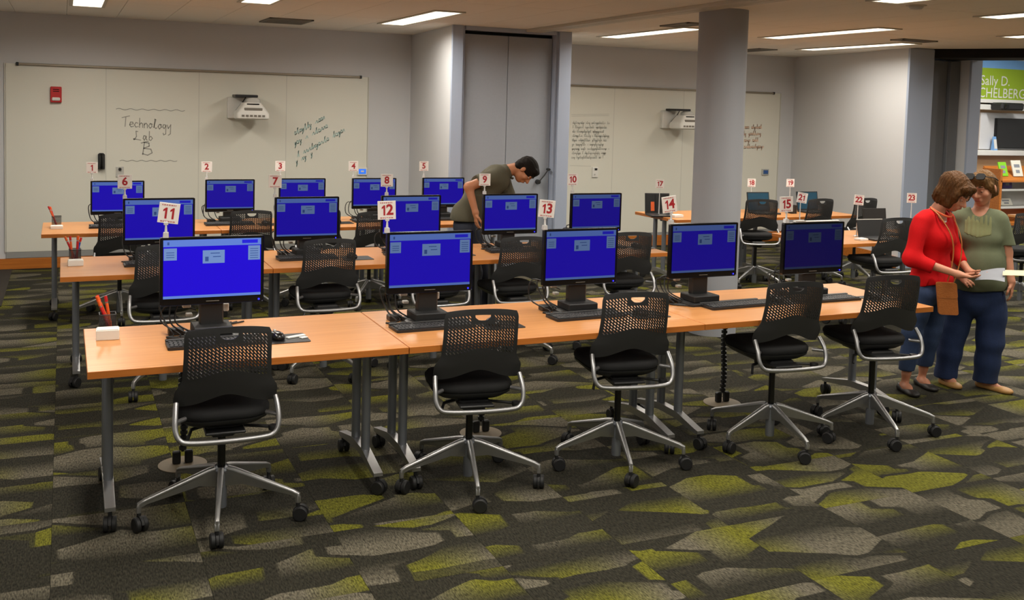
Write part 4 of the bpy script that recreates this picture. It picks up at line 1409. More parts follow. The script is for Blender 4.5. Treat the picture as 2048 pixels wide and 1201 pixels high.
stand_sign(17, 5.66 + .16, 4.80, H, .30, 'above the dark far laptop')
stand_sign(18, 7.18, 4.97, H, .29, 'behind the chair right of the column')
stand_sign(19, 7.745, 4.97, H, .285, 'behind the chair over the rightmost near monitor')
stand_sign(21, 6.08, 2.84, H, .33, 'just right of the sign on the rightmost near monitor', 8)
stand_sign(22, 6.77, 2.84, H, .30, 'before the far chair by the grey-blue wall end', 4)
stand_sign(23, 7.45, 2.84, H, .31, 'just left of the woman in red')

# ------------------------------------------------------------------ people: smooth signed-distance bodies
def unit(v):
    v = np.asarray(v, float); return v / np.linalg.norm(v)


def C_(p0, p1, r0, r1=None, k=None):
    return ('c', np.asarray(p0, float), np.asarray(p1, float), r0, r0 if r1 is None else r1, k)


def E_(c, r, ax=None, k=None):
    """ellipsoid; ax = rows are its local axes"""
    return ('e', np.asarray(c, float), np.asarray(r, float), np.eye(3) if ax is None else np.asarray(ax, float), k)


def dist(p, X, Y, Z):
    if p[0] == 'c':
        a, b, r0, r1 = p[1], p[2], p[3], p[4]
        d = b - a; L = d @ d + 1e-12
        t = np.clip(((X - a[0]) * d[0] + (Y - a[1]) * d[1] + (Z - a[2]) * d[2]) / L, 0, 1)
        return np.sqrt((X - a[0] - t * d[0]) ** 2 + (Y - a[1] - t * d[1]) ** 2 + (Z - a[2] - t * d[2]) ** 2) - (r0 + (r1 - r0) * t)
    c, r, A = p[1], p[2], p[3]
    x, y, z = X - c[0], Y - c[1], Z - c[2]
    u = (A[0, 0] * x + A[0, 1] * y + A[0, 2] * z) / r[0]
    v = (A[1, 0] * x + A[1, 1] * y + A[1, 2] * z) / r[1]
    w = (A[2, 0] * x + A[2, 1] * y + A[2, 2] * z) / r[2]
    k0 = np.sqrt(u * u + v * v + w * w)
    k1 = np.sqrt((u / r[0]) ** 2 + (v / r[1]) ** 2 + (w / r[2]) ** 2) + 1e-9
    return k0 * (k0 - 1) / k1


def bounds(p):
    if p[0] == 'c':
        r = max(p[3], p[4]); return np.minimum(p[1], p[2]) - r, np.maximum(p[1], p[2]) + r
    m = max(p[2]); return p[1] - m, p[1] + m


def sdf_mesh(name, prims, k=.03, res=.007, cuts=(), noise=None):
    """cuts: functions (X,Y,Z)->distance, kept where negative; noise: function added to the distance"""
    lo = np.min([bounds(p)[0] for p in prims], 0) - .03
    hi = np.max([bounds(p)[1] for p in prims], 0) + .03
    n = np.ceil((hi - lo) / res).astype(int) + 1
    xs = [lo[i] + res * np.arange(n[i]) for i in range(3)]
    Dd = np.full(n, .5, np.float32)
    for p in prims:
        kk = p[-1] if p[-1] is not None else k
        a, b = bounds(p); m = kk + .03
        i0 = np.maximum(0, ((a - m - lo) / res).astype(int)); i1 = np.minimum(n, ((b + m - lo) / res).astype(int) + 2)
        sl = tuple(slice(i0[q], i1[q]) for q in range(3))
        X = xs[0][sl[0]][:, None, None]; Y = xs[1][sl[1]][None, :, None]; Z = xs[2][sl[2]][None, None, :]
        d = dist(p, X, Y, Z); o = Dd[sl]
        h = np.clip(.5 + .5 * (o - d) / kk, 0, 1)
        Dd[sl] = o * (1 - h) + d * h - kk * h * (1 - h)
    X = xs[0][:, None, None]; Y = xs[1][None, :, None]; Z = xs[2][None, None, :]
    if noise is not None:
        near = np.abs(Dd) < .05
        Dd = np.where(near, Dd + noise(X, Y, Z), Dd)
    for c in cuts:
        Dd = np.maximum(Dd, c(X, Y, Z))
    # surface nets
    ins = Dd < 0
    cn = [ins[i:n[0] - 1 + i, j:n[1] - 1 + j, q:n[2] - 1 + q] for i in (0, 1) for j in (0, 1) for q in (0, 1)]
    cnt = sum(c.astype(np.int8) for c in cn)
    act = (cnt > 0) & (cnt < 8)
    idx = -np.ones(act.shape, np.int64)
    I, J, Q = np.nonzero(act)
    idx[I, J, Q] = np.arange(len(I))
    acc = np.zeros((len(I), 3)); num = np.zeros(len(I))
    offs = [(i, j, q) for i in (0, 1) for j in (0, 1) for q in (0, 1)]
    for a in range(8):
        for b in range(a + 1, 8):
            oa, ob = np.array(offs[a]), np.array(offs[b])
            if np.abs(oa - ob).sum() != 1: continue
            da = Dd[I + oa[0], J + oa[1], Q + oa[2]].astype(float); db = Dd[I + ob[0], J + ob[1], Q + ob[2]].astype(float)
            ok = (da < 0) != (db < 0)
            t = np.where(ok, da / np.where(ok, da - db, 1), 0)
            pos = oa[None] + t[:, None] * (ob - oa)[None]
            acc += pos * ok[:, None]; num += ok
    V = lo + (np.stack([I, J, Q], 1) + acc / num[:, None]) * res
    Fs = []
    for ax in range(3):
        A = np.take(ins, range(n[ax] - 1), ax); B = np.take(ins, range(1, n[ax]), ax)
        e = np.argwhere(A != B)
        o1, o2 = [q for q in range(3) if q != ax]
        ok = (e[:, o1] > 0) & (e[:, o2] > 0) & (e[:, o1] < n[o1] - 1) & (e[:, o2] < n[o2] - 1)
        e = e[ok]
        qd = []
        for d1, d2 in ((1, 1), (0, 1), (0, 0), (1, 0)):
            g = e.copy(); g[:, o1] -= d1; g[:, o2] -= d2
            qd.append(idx[g[:, 0], g[:, 1], g[:, 2]])
        qd = np.stack(qd, 1)
        s = A[tuple(e.T)]
        flip = s if ax != 1 else ~s
        qd = np.where(flip[:, None], qd, qd[:, ::-1])
        Fs.append(qd)
    Fq = np.concatenate(Fs)
    Fq = Fq[(Fq >= 0).all(1)]
    me = bpy.data.meshes.new(name)
    me.vertices.add(len(V)); me.vertices.foreach_set('co', V.astype(np.float32).ravel())
    me.loops.add(len(Fq) * 4); me.loops.foreach_set('vertex_index', Fq.astype(np.int32).ravel())
    me.polygons.add(len(Fq)); me.polygons.foreach_set('loop_start', np.arange(0, len(Fq) * 4, 4, dtype=np.int32))
    me.polygons.foreach_set('use_smooth', np.ones(len(Fq), bool))
    me.update(calc_edges=True); me.validate()
    return me


def sdf_part(name, parent, m, prims, **kw):
    me = sdf_mesh(name, prims, **kw)
    me.materials.append(m)
    return link(name, me, parent)


def basis(fwd, up):
    f = unit(fwd); u = np.asarray(up, float); u = unit(u - f * (u @ f)); s = np.cross(f, u)   # s = the person's right
    return np.array([s, f, u])


def head(c, A, s=1.0, chin=1.0):
    """skull, jaw, nose, brow, ears; A rows: right, forward, up"""
    c = np.asarray(c, float)
    P = lambda r, f, u: c + s * (A[0] * r + A[1] * f + A[2] * u)
    pr = [E_(P(0, -.012, .028), np.array([.071, .088, .082]) * s, A),
          E_(P(0, .022, -.030), np.array([.058, .062, .075]) * s, A),
          E_(P(0, .048, -.082), np.array([.030, .026, .022]) * s, A, .02),
          C_(P(0, .082, .012), P(0, .104, -.024), .007 * s, .012 * s, .012),
          C_(P(-.014, .088, -.028), P(.014, .088, -.028), .008 * s, None, .012),
          C_(P(-.034, .074, .026), P(.034, .074, .026), .011 * s, None, .014),
          E_(P(-.042, .058, -.022), np.array([.02, .018, .018]) * s, A, .02), E_(P(.042, .058, -.022), np.array([.02, .018, .018]) * s, A, .02),
          C_(P(-.016, .082, -.052), P(.016, .082, -.052), .009 * s, None, .01),
          C_(P(-.014, .080, -.062), P(.014, .080, -.062), .008 * s, None, .01)]
    for q in (-1, 1):
        pr.append(E_(P(q * .074, -.008, -.004), np.array([.012, .018, .030]) * s, A, .01))
    return pr, P


def hand(w, d, nrm, thumb, s=1.0, curl=.35, spread=.12):
    """w wrist, d hand direction, nrm palm-side normal, thumb = side the thumb leaves; five separate fingers"""
    w = np.asarray(w, float); d = unit(d); nrm = np.asarray(nrm, float); nrm = unit(nrm - d * (nrm @ d))
    t = np.asarray(thumb, float); t = unit(t - d * (t @ d) - nrm * (t @ nrm))
    pr = [C_(w, w + d * .03 * s, .022 * s, .020 * s, .02)]
    for q in (-.026, -.009, .009, .026):
        pr.append(C_(w + d * .025 * s + t * q * .6 * s, w + d * .072 * s + t * q * s, .0125 * s, .0105 * s, .012))
    for q, L in ((.027, .062), (.009, .070), (-.009, .066), (-.027, .052)):
        p = w + d * .074 * s + t * q * s
        a = curl * .5
        dr = unit(d + t * q / .027 * spread)
        for seg, (f, r0, r1) in enumerate(((.42, .0085, .008), (.32, .008, .0073), (.26, .0073, .0062))):
            dd = unit(dr * math.cos(a) + nrm * math.sin(a))
            e = p + dd * L * f * s
            pr.append(C_(p, e, r0 * s, r1 * s, .004)); p = e; a += curl
    p = w + d * .022 * s + t * .018 * s
    for dd, L, r0, r1 in ((d * .55 + t * .8 + nrm * .25, .036, .0125, .0100), (d * .85 + t * .35 + nrm * .35, .030, .0095, .0085), (d * .95 + t * .05 + nrm * .4, .022, .0085, .0070)):
        e = p + unit(dd) * L * s
        pr.append(C_(p, e, r0 * s, r1 * s, .006)); p = e
    return pr


def eyes(t, P, A, s, skin='skin'):
    for q in (-1, 1):
        c = P(q * .031, .074, .008)
        mb = MB()
        mb.lathe([(0, -.0105), (.006, -.009), (.0105, 0), (.006, .009), (0, .0105)], (0, 0, 0), 14, T=Matrix.Translation(Vector(c)))
        e = mb.build('eye', M['eye_white'], t, 60)
        mb = MB()
        f = Vector(A[1]); f = (f - Vector(A[2]) * .45).normalized(); mb.cyl(Vector(c) + f * .0085 * s, Vector(c) + f * .0112, .005, .0035, 12); mb.build('iris', M['eye_dark'], e, 60)
        L_ = facing(c, A[0], A[1]); mb = MB(); rr = .0119
        for a0, a1 in ((-20, 96),):
            mb.rings([[(rr * math.cos(R_(g)) * math.sin(R_(b)), rr * math.cos(R_(g)) * math.cos(R_(b)), -rr * math.sin(R_(g))) for b in range(-88, 89, 16)] for g in (5, -15, -40, -65, -88)], cap=False, T=facing(c, A[0], A[1]))
        mb.build('eyelid', M[skin], t, 60)
        a = P(q * .046, .077, .034); b = P(q * .018, .088, .036); cc = P(q * .033, .086, .040)
        mb = MB(); mb.tube([a, cc, b], [.002, .0038, .003], 6); mb.build('eyebrow', M['brow'], t, 60)
    mb = MB(); mb.tube([P(-.024, .082, -.056), P(-.01, .0905, -.054), P(0, .0915, -.0555), P(.01, .0905, -.054), P(.024, .082, -.056)], [.0015, .0042, .0046, .0042, .0015], 8)
    mb.build('lips', M['lips'], t, 60)


M['skin'] = mat('skin', (196, 134, 104), 0.55, noise=(30, 0.06), bump=(250, .03))
M['skin_tan'] = mat('tanned_skin', (184, 122, 86), 0.55, noise=(30, 0.06), bump=(250, .03))
M['eye_white'] = mat('eye_white', (190, 178, 168), 0.3, noise=(30, .02))
M['eye_dark'] = mat('eye_dark', (40, 28, 20), 0.2, noise=(30, .02))
M['brow'] = mat('eyebrow', (74, 52, 34), 0.8, noise=(90, .2))
M['lips'] = mat('lips', (170, 84, 76), 0.45, noise=(60, .05))
M['hair_brown'] = mat('brown_hair', (82, 52, 24), 0.5, noise=(60, .45), bump=(160, .9), stretch=(1, 1, .22), spec=.15)
M['hair_blond'] = mat('sandy_hair', (104, 74, 42), 0.55, noise=(60, .4), bump=(160, .9), stretch=(1, 1, .25), spec=.15)
M['hair_dark'] = mat('dark_hair', (26, 18, 13), 0.6, noise=(80, .4), bump=(200, .9), spec=.15)
M['cardigan'] = mat('red_knit', (200, 14, 20), 0.85, noise=(80, .10), bump=(260, .12), spec=.2)
M['paper_cream'] = mat('cream_paper', (196, 186, 158), 0.8, noise=(30, 0.03))
M['denim'] = mat('blue_denim', (46, 64, 98), 0.85, noise=(60, .2), bump=(400, .3), stretch=(1, 1, .35))
M['denim_dark'] = mat('dark_denim', (28, 46, 84), 0.85, noise=(50, .25), bump=(400, .3), stretch=(1, 1, .35))
M['navy'] = mat('navy_trousers', (28, 32, 46), 0.85, noise=(60, .15), bump=(300, .3))
M['olive'] = mat('olive_green_jersey', (100, 106, 80), 0.9, noise=(50, .08), bump=(260, .10))
M['olive_tuck'] = mat('yellowish_olive_pleats', (122, 124, 84), 0.9, noise=(50, .08), bump=(260, .10))
M['shirt_grey'] = mat('grey_olive_shirt', (86, 82, 66), 0.9, noise=(50, .08), bump=(260, .10))
M['leather'] = mat('tan_leather', (168, 96, 36), 0.55, noise=(30, .12), bump=(120, .25))
M['shoe_black'] = mat('black_shoe', (34, 30, 28), 0.5, noise=(40, .1))
M['shoe_tan'] = mat('tan_shoe', (176, 132, 78), 0.5, noise=(40, .1))
M['white_cloth'] = mat('white_cloth', (225, 222, 214), 0.8, noise=(60, .04))
M['scarf'] = mat('orange_cord', (214, 92, 48), 0.7, noise=(60, .1))


def folds(amp, fz=24, fx=18, ph=0.0):
    def f(X, Y, Z):
        return amp * (np.sin(fz * Z + 7 * X + ph + 2 * np.sin(9 * Y + ph)) + .6 * np.sin(fx * (X + Y) + 11 * Z + 1.7 * ph))
    return f


def body_frame(f2):
    f = unit([f2[0], f2[1], 0]); return np.array([np.cross(f, [0, 0, 1]), f, [0, 0, 1]])


def shoe(name, parent, m, heel, toe, w_=.042, h_=.05, low=True):
    heel = np.asarray(heel, float); toe = np.asarray(toe, float); f = unit(toe - heel); A = body_frame(f)
    L = np.linalg.norm(toe - heel)
    mid = heel + f * L * .5
    pr = [E_(heel + f * .035 + [0, 0, .022], [w_ * .8, .042, .032], A), E_(mid + [0, 0, .016], [w_ * .85, L * .36, .026], A), E_(toe - f * .05 + [0, 0, .016], [w_, .055, .024], A)]
    cuts = [lambda X, Y, Z: .002 - Z]
    if low:
        q = heel + f * L * .40
        hole = E_(q + [0, 0, .055], [w_ * .70, L * .34, .042], A)
        cuts.append(lambda X, Y, Z: -dist(hole, X, Y, Z))
    o = sdf_part(name, parent, m, pr, k=.02, res=.005, cuts=cuts)
    return o


def foot(heel, toe, w_=.034):
    heel = np.asarray(heel, float); toe = np.asarray(toe, float); f = unit(toe - heel)
    return [C_(heel + f * .035 + [0, 0, .030], heel + f * .10 + [0, 0, .034], .026, .026), C_(heel + f * .09 + [0, 0, .034], toe - f * .045 + [0, 0, .018], .028, .016)]


# ---------- woman in red
O1 = (5.283, .603); A1 = R_(-47.33)
p = thing('person', 'woman in red cardigan, cropped jeans and black flats, looking down at papers in her hands', 'person', (*O1, 0), A1)
B = body_frame((.85, -.52))
hA = basis((.72, -.42, -.55), (.50, -.25, .83))
hp, P = head((.142, -.015, 1.372), hA, 1.0)
hd = unit((.90, -.22, -.10))
rw, lw = np.array([.185, -.235, .862]), np.array([.262, .03, .846])
skin = hp + [
    C_((.005, .0, 1.20), (.085, .005, 1.32), .050, .046), E_((.03, 0, 1.10), [.12, .085, .16], B), E_((.02, 0, .86), [.115, .08, .14], B), E_((.02, 0, .72), [.13, .095, .11], B),
    C_((-.052, -.125, 1.19), (-.098, -.205, .935), .038, .034), C_((-.098, -.205, .935), rw, .033, .022),
    C_((.10, .135, 1.19), (.165, .185, .95), .038, .034), C_((.165, .185, .95), lw, .033, .022),
    C_((-.03, -.08, .68), (-.07, -.075, .42), .07, .052), C_((-.07, -.075, .42), (-.098, -.06, .13), .046, .028), C_((-.098, -.06, .13), (-.105, -.045, .05), .027, .026),
    C_((.05, .08, .68), (.045, .09, .42), .07, .052), C_((.045, .09, .42), (.008, .15, .13), .046, .028), C_((.008, .15, .13), (.0, .165, .05), .027, .026)]
skin += foot((-.135, -.015, 0), (-.03, -.185, 0)) + foot((-.03, .195, 0), (.085, .03, 0))
skin += hand(rw, hd, (-.1, .15, 1), (.3, .9, .2), .95, .30) + hand(lw, (.92, -.35, -.05), (0, .1, 1), (.2, -.9, .35), .95, .30)
sdf_part('body', p, M['skin'], skin, k=.022, res=.006)
eyes(p, P, hA, 1.0)
# bobbed hair, open over the face
hole = E_(P(0, .125, -.075), np.array([.068, .085, .105]), hA)
neckcut = C_((-.02, 0, 1.18), (.07, 0, 1.30), .03, .03)
hair = [E_(P(0, -.030, .045), np.array([.088, .112, .098]), hA), E_(P(-.05, -.02, -.035), np.array([.042, .078, .075]), hA), E_(P(.05, -.02, -.035), np.array([.042, .078, .075]), hA),
        E_(P(0, -.07, -.04), np.array([.075, .05, .08]), hA), C_(P(-.05, .062, .082), P(.05, .062, .082), .022), C_(P(-.066, .05, .03), P(-.066, .035, -.06), .022, .014), C_(P(.066, .05, .03), P(.066, .035, -.06), .022, .014)]
sdf_part('hair', p, M['hair_brown'], hair, k=.03, res=.005, cuts=[lambda X, Y, Z: -dist(hole, X, Y, Z)],
         noise=lambda X, Y, Z: .0030 * np.sin(210 * (X - .35 * Z)) * np.sin(160 * Y + 30 * Z) + .003 * np.sin(70 * X + 50 * Y) + .004 * np.sin(45 * Z + 90 * X) * (Z < 1.36))
# cardigan
opening = C_((.135, -.085, 1.25), (.168, -.115, 1.14), .030, .004)
neck = C_((.045, -.01, 1.235), (.12, -.06, 1.235), .062, .055)
card = [E_((.028, 0, 1.08), [.160, .118, .17], B), E_((.055, -.03, 1.06), [.125, .115, .085], B), E_((.022, 0, .88), [.150, .115, .17], B), E_((.028, 0, .775), [.165, .135, .10], B),
        C_((-.025, -.09, 1.205), (.075, .095, 1.205), .055), C_((-.055, -.13, 1.185), (-.102, -.208, .935), .058, .053), C_((-.102, -.208, .935), (.035, -.225, .890), .053, .042),
        C_((.10, .135, 1.185), (.165, .185, .95), .058, .053), C_((.165, .185, .95), (.205, .12, .905), .052, .042)]
cuff = np.array([.035, -.225, .89]); cd_ = unit(np.array([.137, -.017, -.045]))
sdf_part('cardigan', p, M['cardigan'], card, k=.035, res=.006, noise=folds(.0028, 34, 26),
         cuts=[lambda X, Y, Z: .752 + .02 * np.sin(14 * X) - Z, lambda X, Y, Z: -dist(neck, X, Y, Z), lambda X, Y, Z: -dist(opening, X, Y, Z),
               lambda X, Y, Z: np.where((Y < -.15) & (Z < .97), (X - cuff[0]) * cd_[0] + (Y - cuff[1]) * cd_[1] + (Z - cuff[2]) * cd_[2], -1.0)])
sdf_part('undershirt', p, M['white_cloth'], [E_((.026, -.003, 1.10), [.140, .100, .125], B), C_((0, -.05, 1.19), (.07, .06, 1.19), .05)], k=.03, res=.008,
         cuts=[lambda X, Y, Z: -dist(C_((.06, -.02, 1.25), (.14, -.07, 1.25), .05), X, Y, Z), lambda X, Y, Z: Z - 1.225])
jeans = [E_((.02, 0, .72), [.150, .122, .12], B), C_((-.03, -.075, .68), (-.075, -.075, .42), .095, .066), C_((-.075, -.075, .42), (-.098, -.06, .15), .066, .054),
         C_((.055, .075, .68), (.048, .09, .42), .095, .066), C_((.048, .09, .42), (.010, .145, .15), .066, .054)]
sdf_part('jeans', p, M['denim'], jeans, k=.02, res=.006, cuts=[lambda X, Y, Z: .150 - Z, lambda X, Y, Z: Z - .80], noise=folds(.0022, 42, 20, 1.0))
shoe('shoe', p, M['shoe_black'], (-.142, -.005, 0), (-.022, -.200, 0))
shoe('shoe', p, M['shoe_black'], (-.037, .205, 0), (.093, .015, 0))
# orange cord round the neck and long tan strap down to the pouch
mb = MB(); mb.tube(bez([(-.005, -.055, 1.275), (.04, -.085, 1.25), (.10, -.10, 1.225), (.13, -.07, 1.225), (.12, .02, 1.25)], 6), .007, 8); mb.build('neck_cord', M['scarf'], p, 60)
strap1 = bez([(.0, -.07, 1.27), (.055, -.115, 1.225), (.125, -.145, 1.12), (.150, -.155, 1.02), (.145, -.165, .90), (.125, -.175, .80)], 6)
strap2 = bez([(.10, .03, 1.26), (.15, -.05, 1.20), (.195, -.10, 1.08), (.20, -.12, .98), (.185, -.14, .88), (.165, -.165, .80)], 6)
bag = thing('neck_pouch', 'flat tan leather pouch hanging on long straps from the neck of the woman in red', 'pouch', (*O1, 0), A1)
mb = MB(); T = facing((.128, -.195, .69), (.96, .28, -.0), (-.12, 0, 1))
mb.rings([[(q[0], q[1], z) for q in rrect(.125, .215, .015, 4)] for z in (-.012, -.009, .009, .012)], T=T); pb = mb.build('pouch', M['leather'], bag)
mb = MB(); mb.rings([[(q[0], q[1] + .055, z) for q in rrect(.129, .105, .015, 4)] for z in (.0105, .0155)], T=T); mb.cyl((0, .015, .0155), (0, .015, .019), .007, .006, 12, T=T)
mb.build('flap', M['leather'], pb)
for st_ in (strap1, strap2):
    mb = MB(); mb.tube(st_, .0045, 6); mb.build('strap', M['leather'], bag, 60)
# papers in her hands
A2d = Matrix.Rotation(A1, 4, 'Z')


def sheet(name, label, pts, m, sag):
    """a limp sheet from four corners (local frame of the woman in red)"""
    t = thing(name, label, 'paper', (*O1, 0), A1)
    a, b, c, d_ = [Vector(q) for q in pts]
    mb = MB(); n_ = 10
    for th in (0, .0012):
        vs = []
        for i in range(n_ + 1):
            for j in range(n_ + 1):
                u, v = i / n_, j / n_
                q = (a * (1 - u) + b * u) * (1 - v) + (d_ * (1 - u) + c * u) * v
                vs.append((q.x, q.y, q.z - th + sag * math.sin(PI * u) + .006 * math.sin(5 * v + 3 * u)))
        mb.add(vs, [(i * (n_ + 1) + j, (i + 1) * (n_ + 1) + j, (i + 1) * (n_ + 1) + j + 1, i * (n_ + 1) + j + 1) for i in range(n_) for j in range(n_)])
    N_ = (n_ + 1) ** 2
    rim = [i * (n_ + 1) for i in range(n_ + 1)] + [n_ * (n_ + 1) + j for j in range(1, n_ + 1)] + [i * (n_ + 1) + n_ for i in range(n_ - 1, -1, -1)] + [j for j in range(n_ - 1, 0, -1)]
    for q in range(len(rim)):
        x, y = rim[q], rim[(q + 1) % len(rim)]
        mb.f.append([x, y, y + N_, x + N_]); mb.m.append(0)
    mb.build('page', m, t, 60)
    return t


sheet('paper_sheet', 'grey printed sheet held in the hands of the woman in red', [(.285, -.27, .838), (.46, -.24, .838), (.47, -.02, .893), (.33, .02, .868)], M['paper_grey'], .004)
sheet('paper_sheet', 'cream sheet sticking out past the grey one at the right edge', [(.45, -.15, .868), (.80, -.12, .862), (.80, -.02, .888), (.46, -.03, .894)], M['paper_cream'], .004)

# ---------- woman in green
O2 = (5.724, .517); A2 = R_(-50.07)
p = thing('person', 'woman in olive green short-sleeved top and wide jeans, sunglasses pushed up in her sandy hair', 'person', (*O2, 0), A2)
B = body_frame((-.12, -1))
hA = basis((-.40, -.86, -.30), (-.16, -.22, .96))
hp, P = head((-.040, -.012, 1.402), hA, 1.04)
lw = np.array([.168, -.03, .775])
skin = hp + [
    C_((-.05, .03, 1.19), (-.035, .035, 1.33), .052, .046), E_((-.05, 0, 1.10), [.14, .10, .17], B), E_((-.04, 0, .88), [.14, .11, .16], B), E_((-.035, 0, .64), [.16, .11, .13], B),
    C_((.085, .0, 1.18), (.128, .01, .97), .045, .040), C_((.128, .01, .97), lw, .038, .026),
    C_((-.185, .0, 1.18), (-.225, .02, .97), .045, .040), C_((-.225, .02, .97), (-.16, -.10, .80), .038, .026),
    C_((-.13, 0, .60), (-.185, -.01, .33), .085, .06), C_((-.185, -.01, .33), (-.205, .01, .08), .05, .032), C_((-.205, .01, .08), (-.205, .015, .05), .030, .03),
    C_((.05, 0, .60), (.055, -.0, .33), .085, .06), C_((.055, 0, .33), (.045, .04, .08), .05, .032), C_((.045, .04, .08), (.04, .05, .05), .030, .03)]
skin += foot((-.235, .02, 0), (-.115, -.09, 0)) + foot((.0, .075, 0), (.205, -.035, 0))
skin += hand(lw, (.10, -.05, -1), (-.9, .1, 0), (.15, -1, 0), .95, .35) + hand((-.16, -.10, .80), (.7, -.6, -.3), (.2, .5, -.6), (-.4, -.3, .8), .95, .35)
sdf_part('body', p, M['skin'], skin, k=.022, res=.006)
eyes(p, P, hA, 1.04)
hole = E_(P(0, .115, -.055), np.array([.062, .075, .098]), hA)
hair = [E_(P(0, -.016, .036), np.array([.082, .102, .086]), hA), E_(P(0, -.055, -.02), np.array([.080, .06, .075]), hA), C_(P(-.05, .060, .080), P(.05, .062, .082), .020), C_(P(-.074, .02, .03), P(-.074, .01, -.02), .018, .012), C_(P(.074, .02, .03), P(.074, .01, -.02), .018, .012)]
sdf_part('hair', p, M['hair_blond'], hair, k=.03, res=.005, cuts=[lambda X, Y, Z: -dist(hole, X, Y, Z)],
         noise=lambda X, Y, Z: .0032 * np.sin(170 * (X + .4 * Z)) * np.sin(140 * Y + 60 * Z) + .003 * np.sin(60 * X + 70 * Z))
mb = MB()
for q in (-1, 1):
    T = facing(P(q * .036, .072, .108), hA[0], hA[1] * -.62 + hA[2] * .75)
    mb.rings([[(v[0], v[1], z) for v in rrect(.064, .044, .018, 4)] for z in (-.004, .004)], T=T)
    mb.tube([P(q * .068, .066, .106), P(q * .090, .0, .075), P(q * .086, -.05, .04)], .0035, 6)
mb.tube([P(-.010, .076, .109), P(.010, .076, .109)], .004, 6)
mb.build('sunglasses', M['rubber'], p)
neck = C_((-.05, .03, 1.29), (-.056, -.13, 1.245), .066, .040)
vcut = C_((-.057, -.12, 1.235), (-.062, -.15, 1.125), .046, .006)
top = [E_((-.05, 0, 1.10), [.165, .118, .17], B), E_((-.05, -.055, 1.06), [.145, .085, .085], B), E_((-.035, -.02, .87), [.172, .145, .19], B), E_((-.03, -.01, .755), [.180, .145, .13], B),
       C_((-.14, .0, 1.205), (.045, .0, 1.205), .055), C_((.075, 0, 1.185), (.130, .01, 1.0), .060, .062), C_((-.175, 0, 1.185), (-.228, .02, 1.0), .060, .062)]
sdf_part('top', p, M['olive'], top, k=.035, res=.006,
         noise=lambda X, Y, Z: .0025 * np.sin(70 * X) * np.clip((1.03 - Z) * 5, 0, 1) * np.clip((Z - .7) * 6, 0, 1) + .0015 * np.sin(30 * Z + 9 * X),
         cuts=[lambda X, Y, Z: .703 + .01 * np.sin(16 * X) - Z, lambda X, Y, Z: -dist(neck, X, Y, Z), lambda X, Y, Z: -dist(vcut, X, Y, Z),
               lambda X, Y, Z: np.where((X > .055) & (np.abs(Y) < .2) & (X > .055 + .3 * (1.2 - Z)), 1.022 - Z, -1.0) * 1.0,
               lambda X, Y, Z: np.where((X < -.20), 1.022 - Z, -1.0)])
yoke = [E_((-.05, 0, 1.10), [.1665, .1195, .1715], B), E_((-.05, -.055, 1.06), [.1465, .0865, .0865], B)]
sdf_part('pleated_yoke', p, M['olive_tuck'], yoke, k=.035, res=.005, noise=lambda X, Y, Z: .0016 * np.sin(230 * X),
         cuts=[lambda X, Y, Z: -dist(neck, X, Y, Z), lambda X, Y, Z: -dist(vcut, X, Y, Z), lambda X, Y, Z: np.abs(X + .055) - .085, lambda X, Y, Z: 1.07 - Z + .3 * np.abs(X + .055), lambda X, Y, Z: Z - 1.225, lambda X, Y, Z: Y + .04])
jeans = [E_((-.035, 0, .64), [.178, .135, .14], B), C_((-.13, 0, .58), (-.185, -.01, .33), .105, .088), C_((-.185, -.01, .33), (-.207, .005, .06), .088, .074),
         C_((.055, 0, .58), (.060, .0, .33), .105, .088), C_((.060, 0, .33), (.047, .035, .06), .088, .080)]
sdf_part('jeans', p, M['denim_dark'], jeans, k=.018, res=.006, cuts=[lambda X, Y, Z: .052 - Z, lambda X, Y, Z: Z - .76], noise=folds(.0035, 36, 18, 2.0))
shoe('shoe', p, M['shoe_tan'], (-.243, .027, 0), (-.107, -.10, 0))
shoe('shoe', p, M['shoe_tan'], (-.010, .080, 0), (.215, -.045, 0), .045)

# ---------- bending man
O3 = (3.3, 3.75); A3 = R_(-22.7)
p = thing('person', 'dark-haired man in grey-olive short-sleeved shirt bending forward behind a second-row monitor', 'person', (*O3, 0), A3)
hA = basis((.40, -.22, -.89), (.88, -.10, .42))
hp, P = head((.368, -.02, 1.315), hA, 1.0)
rw = np.array([-.058, -.25, .955]); lw = np.array([.30, .08, .90])
skin = hp + [
    C_((.17, .0, 1.30), (.30, -.01, 1.335), .056, .053), C_((-.13, 0, .92), (0, 0, 1.13), .10, .11), C_((0, 0, 1.13), (.13, 0, 1.24), .11, .10), E_((-.13, 0, .83), [.10, .13, .12]),
    C_((.09, -.16, 1.265), (-.125, -.215, 1.175), .045, .040), C_((-.125, -.215, 1.175), rw, .039, .026),
    C_((.18, .15, 1.22), (.265, .14, 1.02), .045, .040), C_((.265, .14, 1.02), lw, .038, .026),
    C_((-.12, -.085, .78), (-.07, -.10, .42), .08, .058), C_((-.07, -.10, .42), (-.05, -.08, .09), .05, .034),
    C_((-.12, .085, .78), (0, .09, .42), .08, .058), C_((0, .09, .42), (.085, .08, .09), .05, .034)]
skin += foot((-.09, -.07, 0), (.12, -.11, 0)) + foot((.05, .085, 0), (.26, .06, 0))
skin += hand(rw, (.10, .02, -1), (.9, .3, .1), (.3, -.9, 0), 1.05, .30) + hand(lw, (.1, -.1, -1), (-.8, -.2, .1), (.3, -.9, 0), 1.05, .3)
sdf_part('body', p, M['skin_tan'], skin, k=.022, res=.006)
eyes(p, P, hA, 1.0, 'skin_tan')
hole = E_(P(0, .12, -.075), np.array([.066, .08, .115]), hA)
side = [E_(P(q * .085, .02, -.055), np.array([.03, .05, .05]), hA) for q in (-1, 1)]
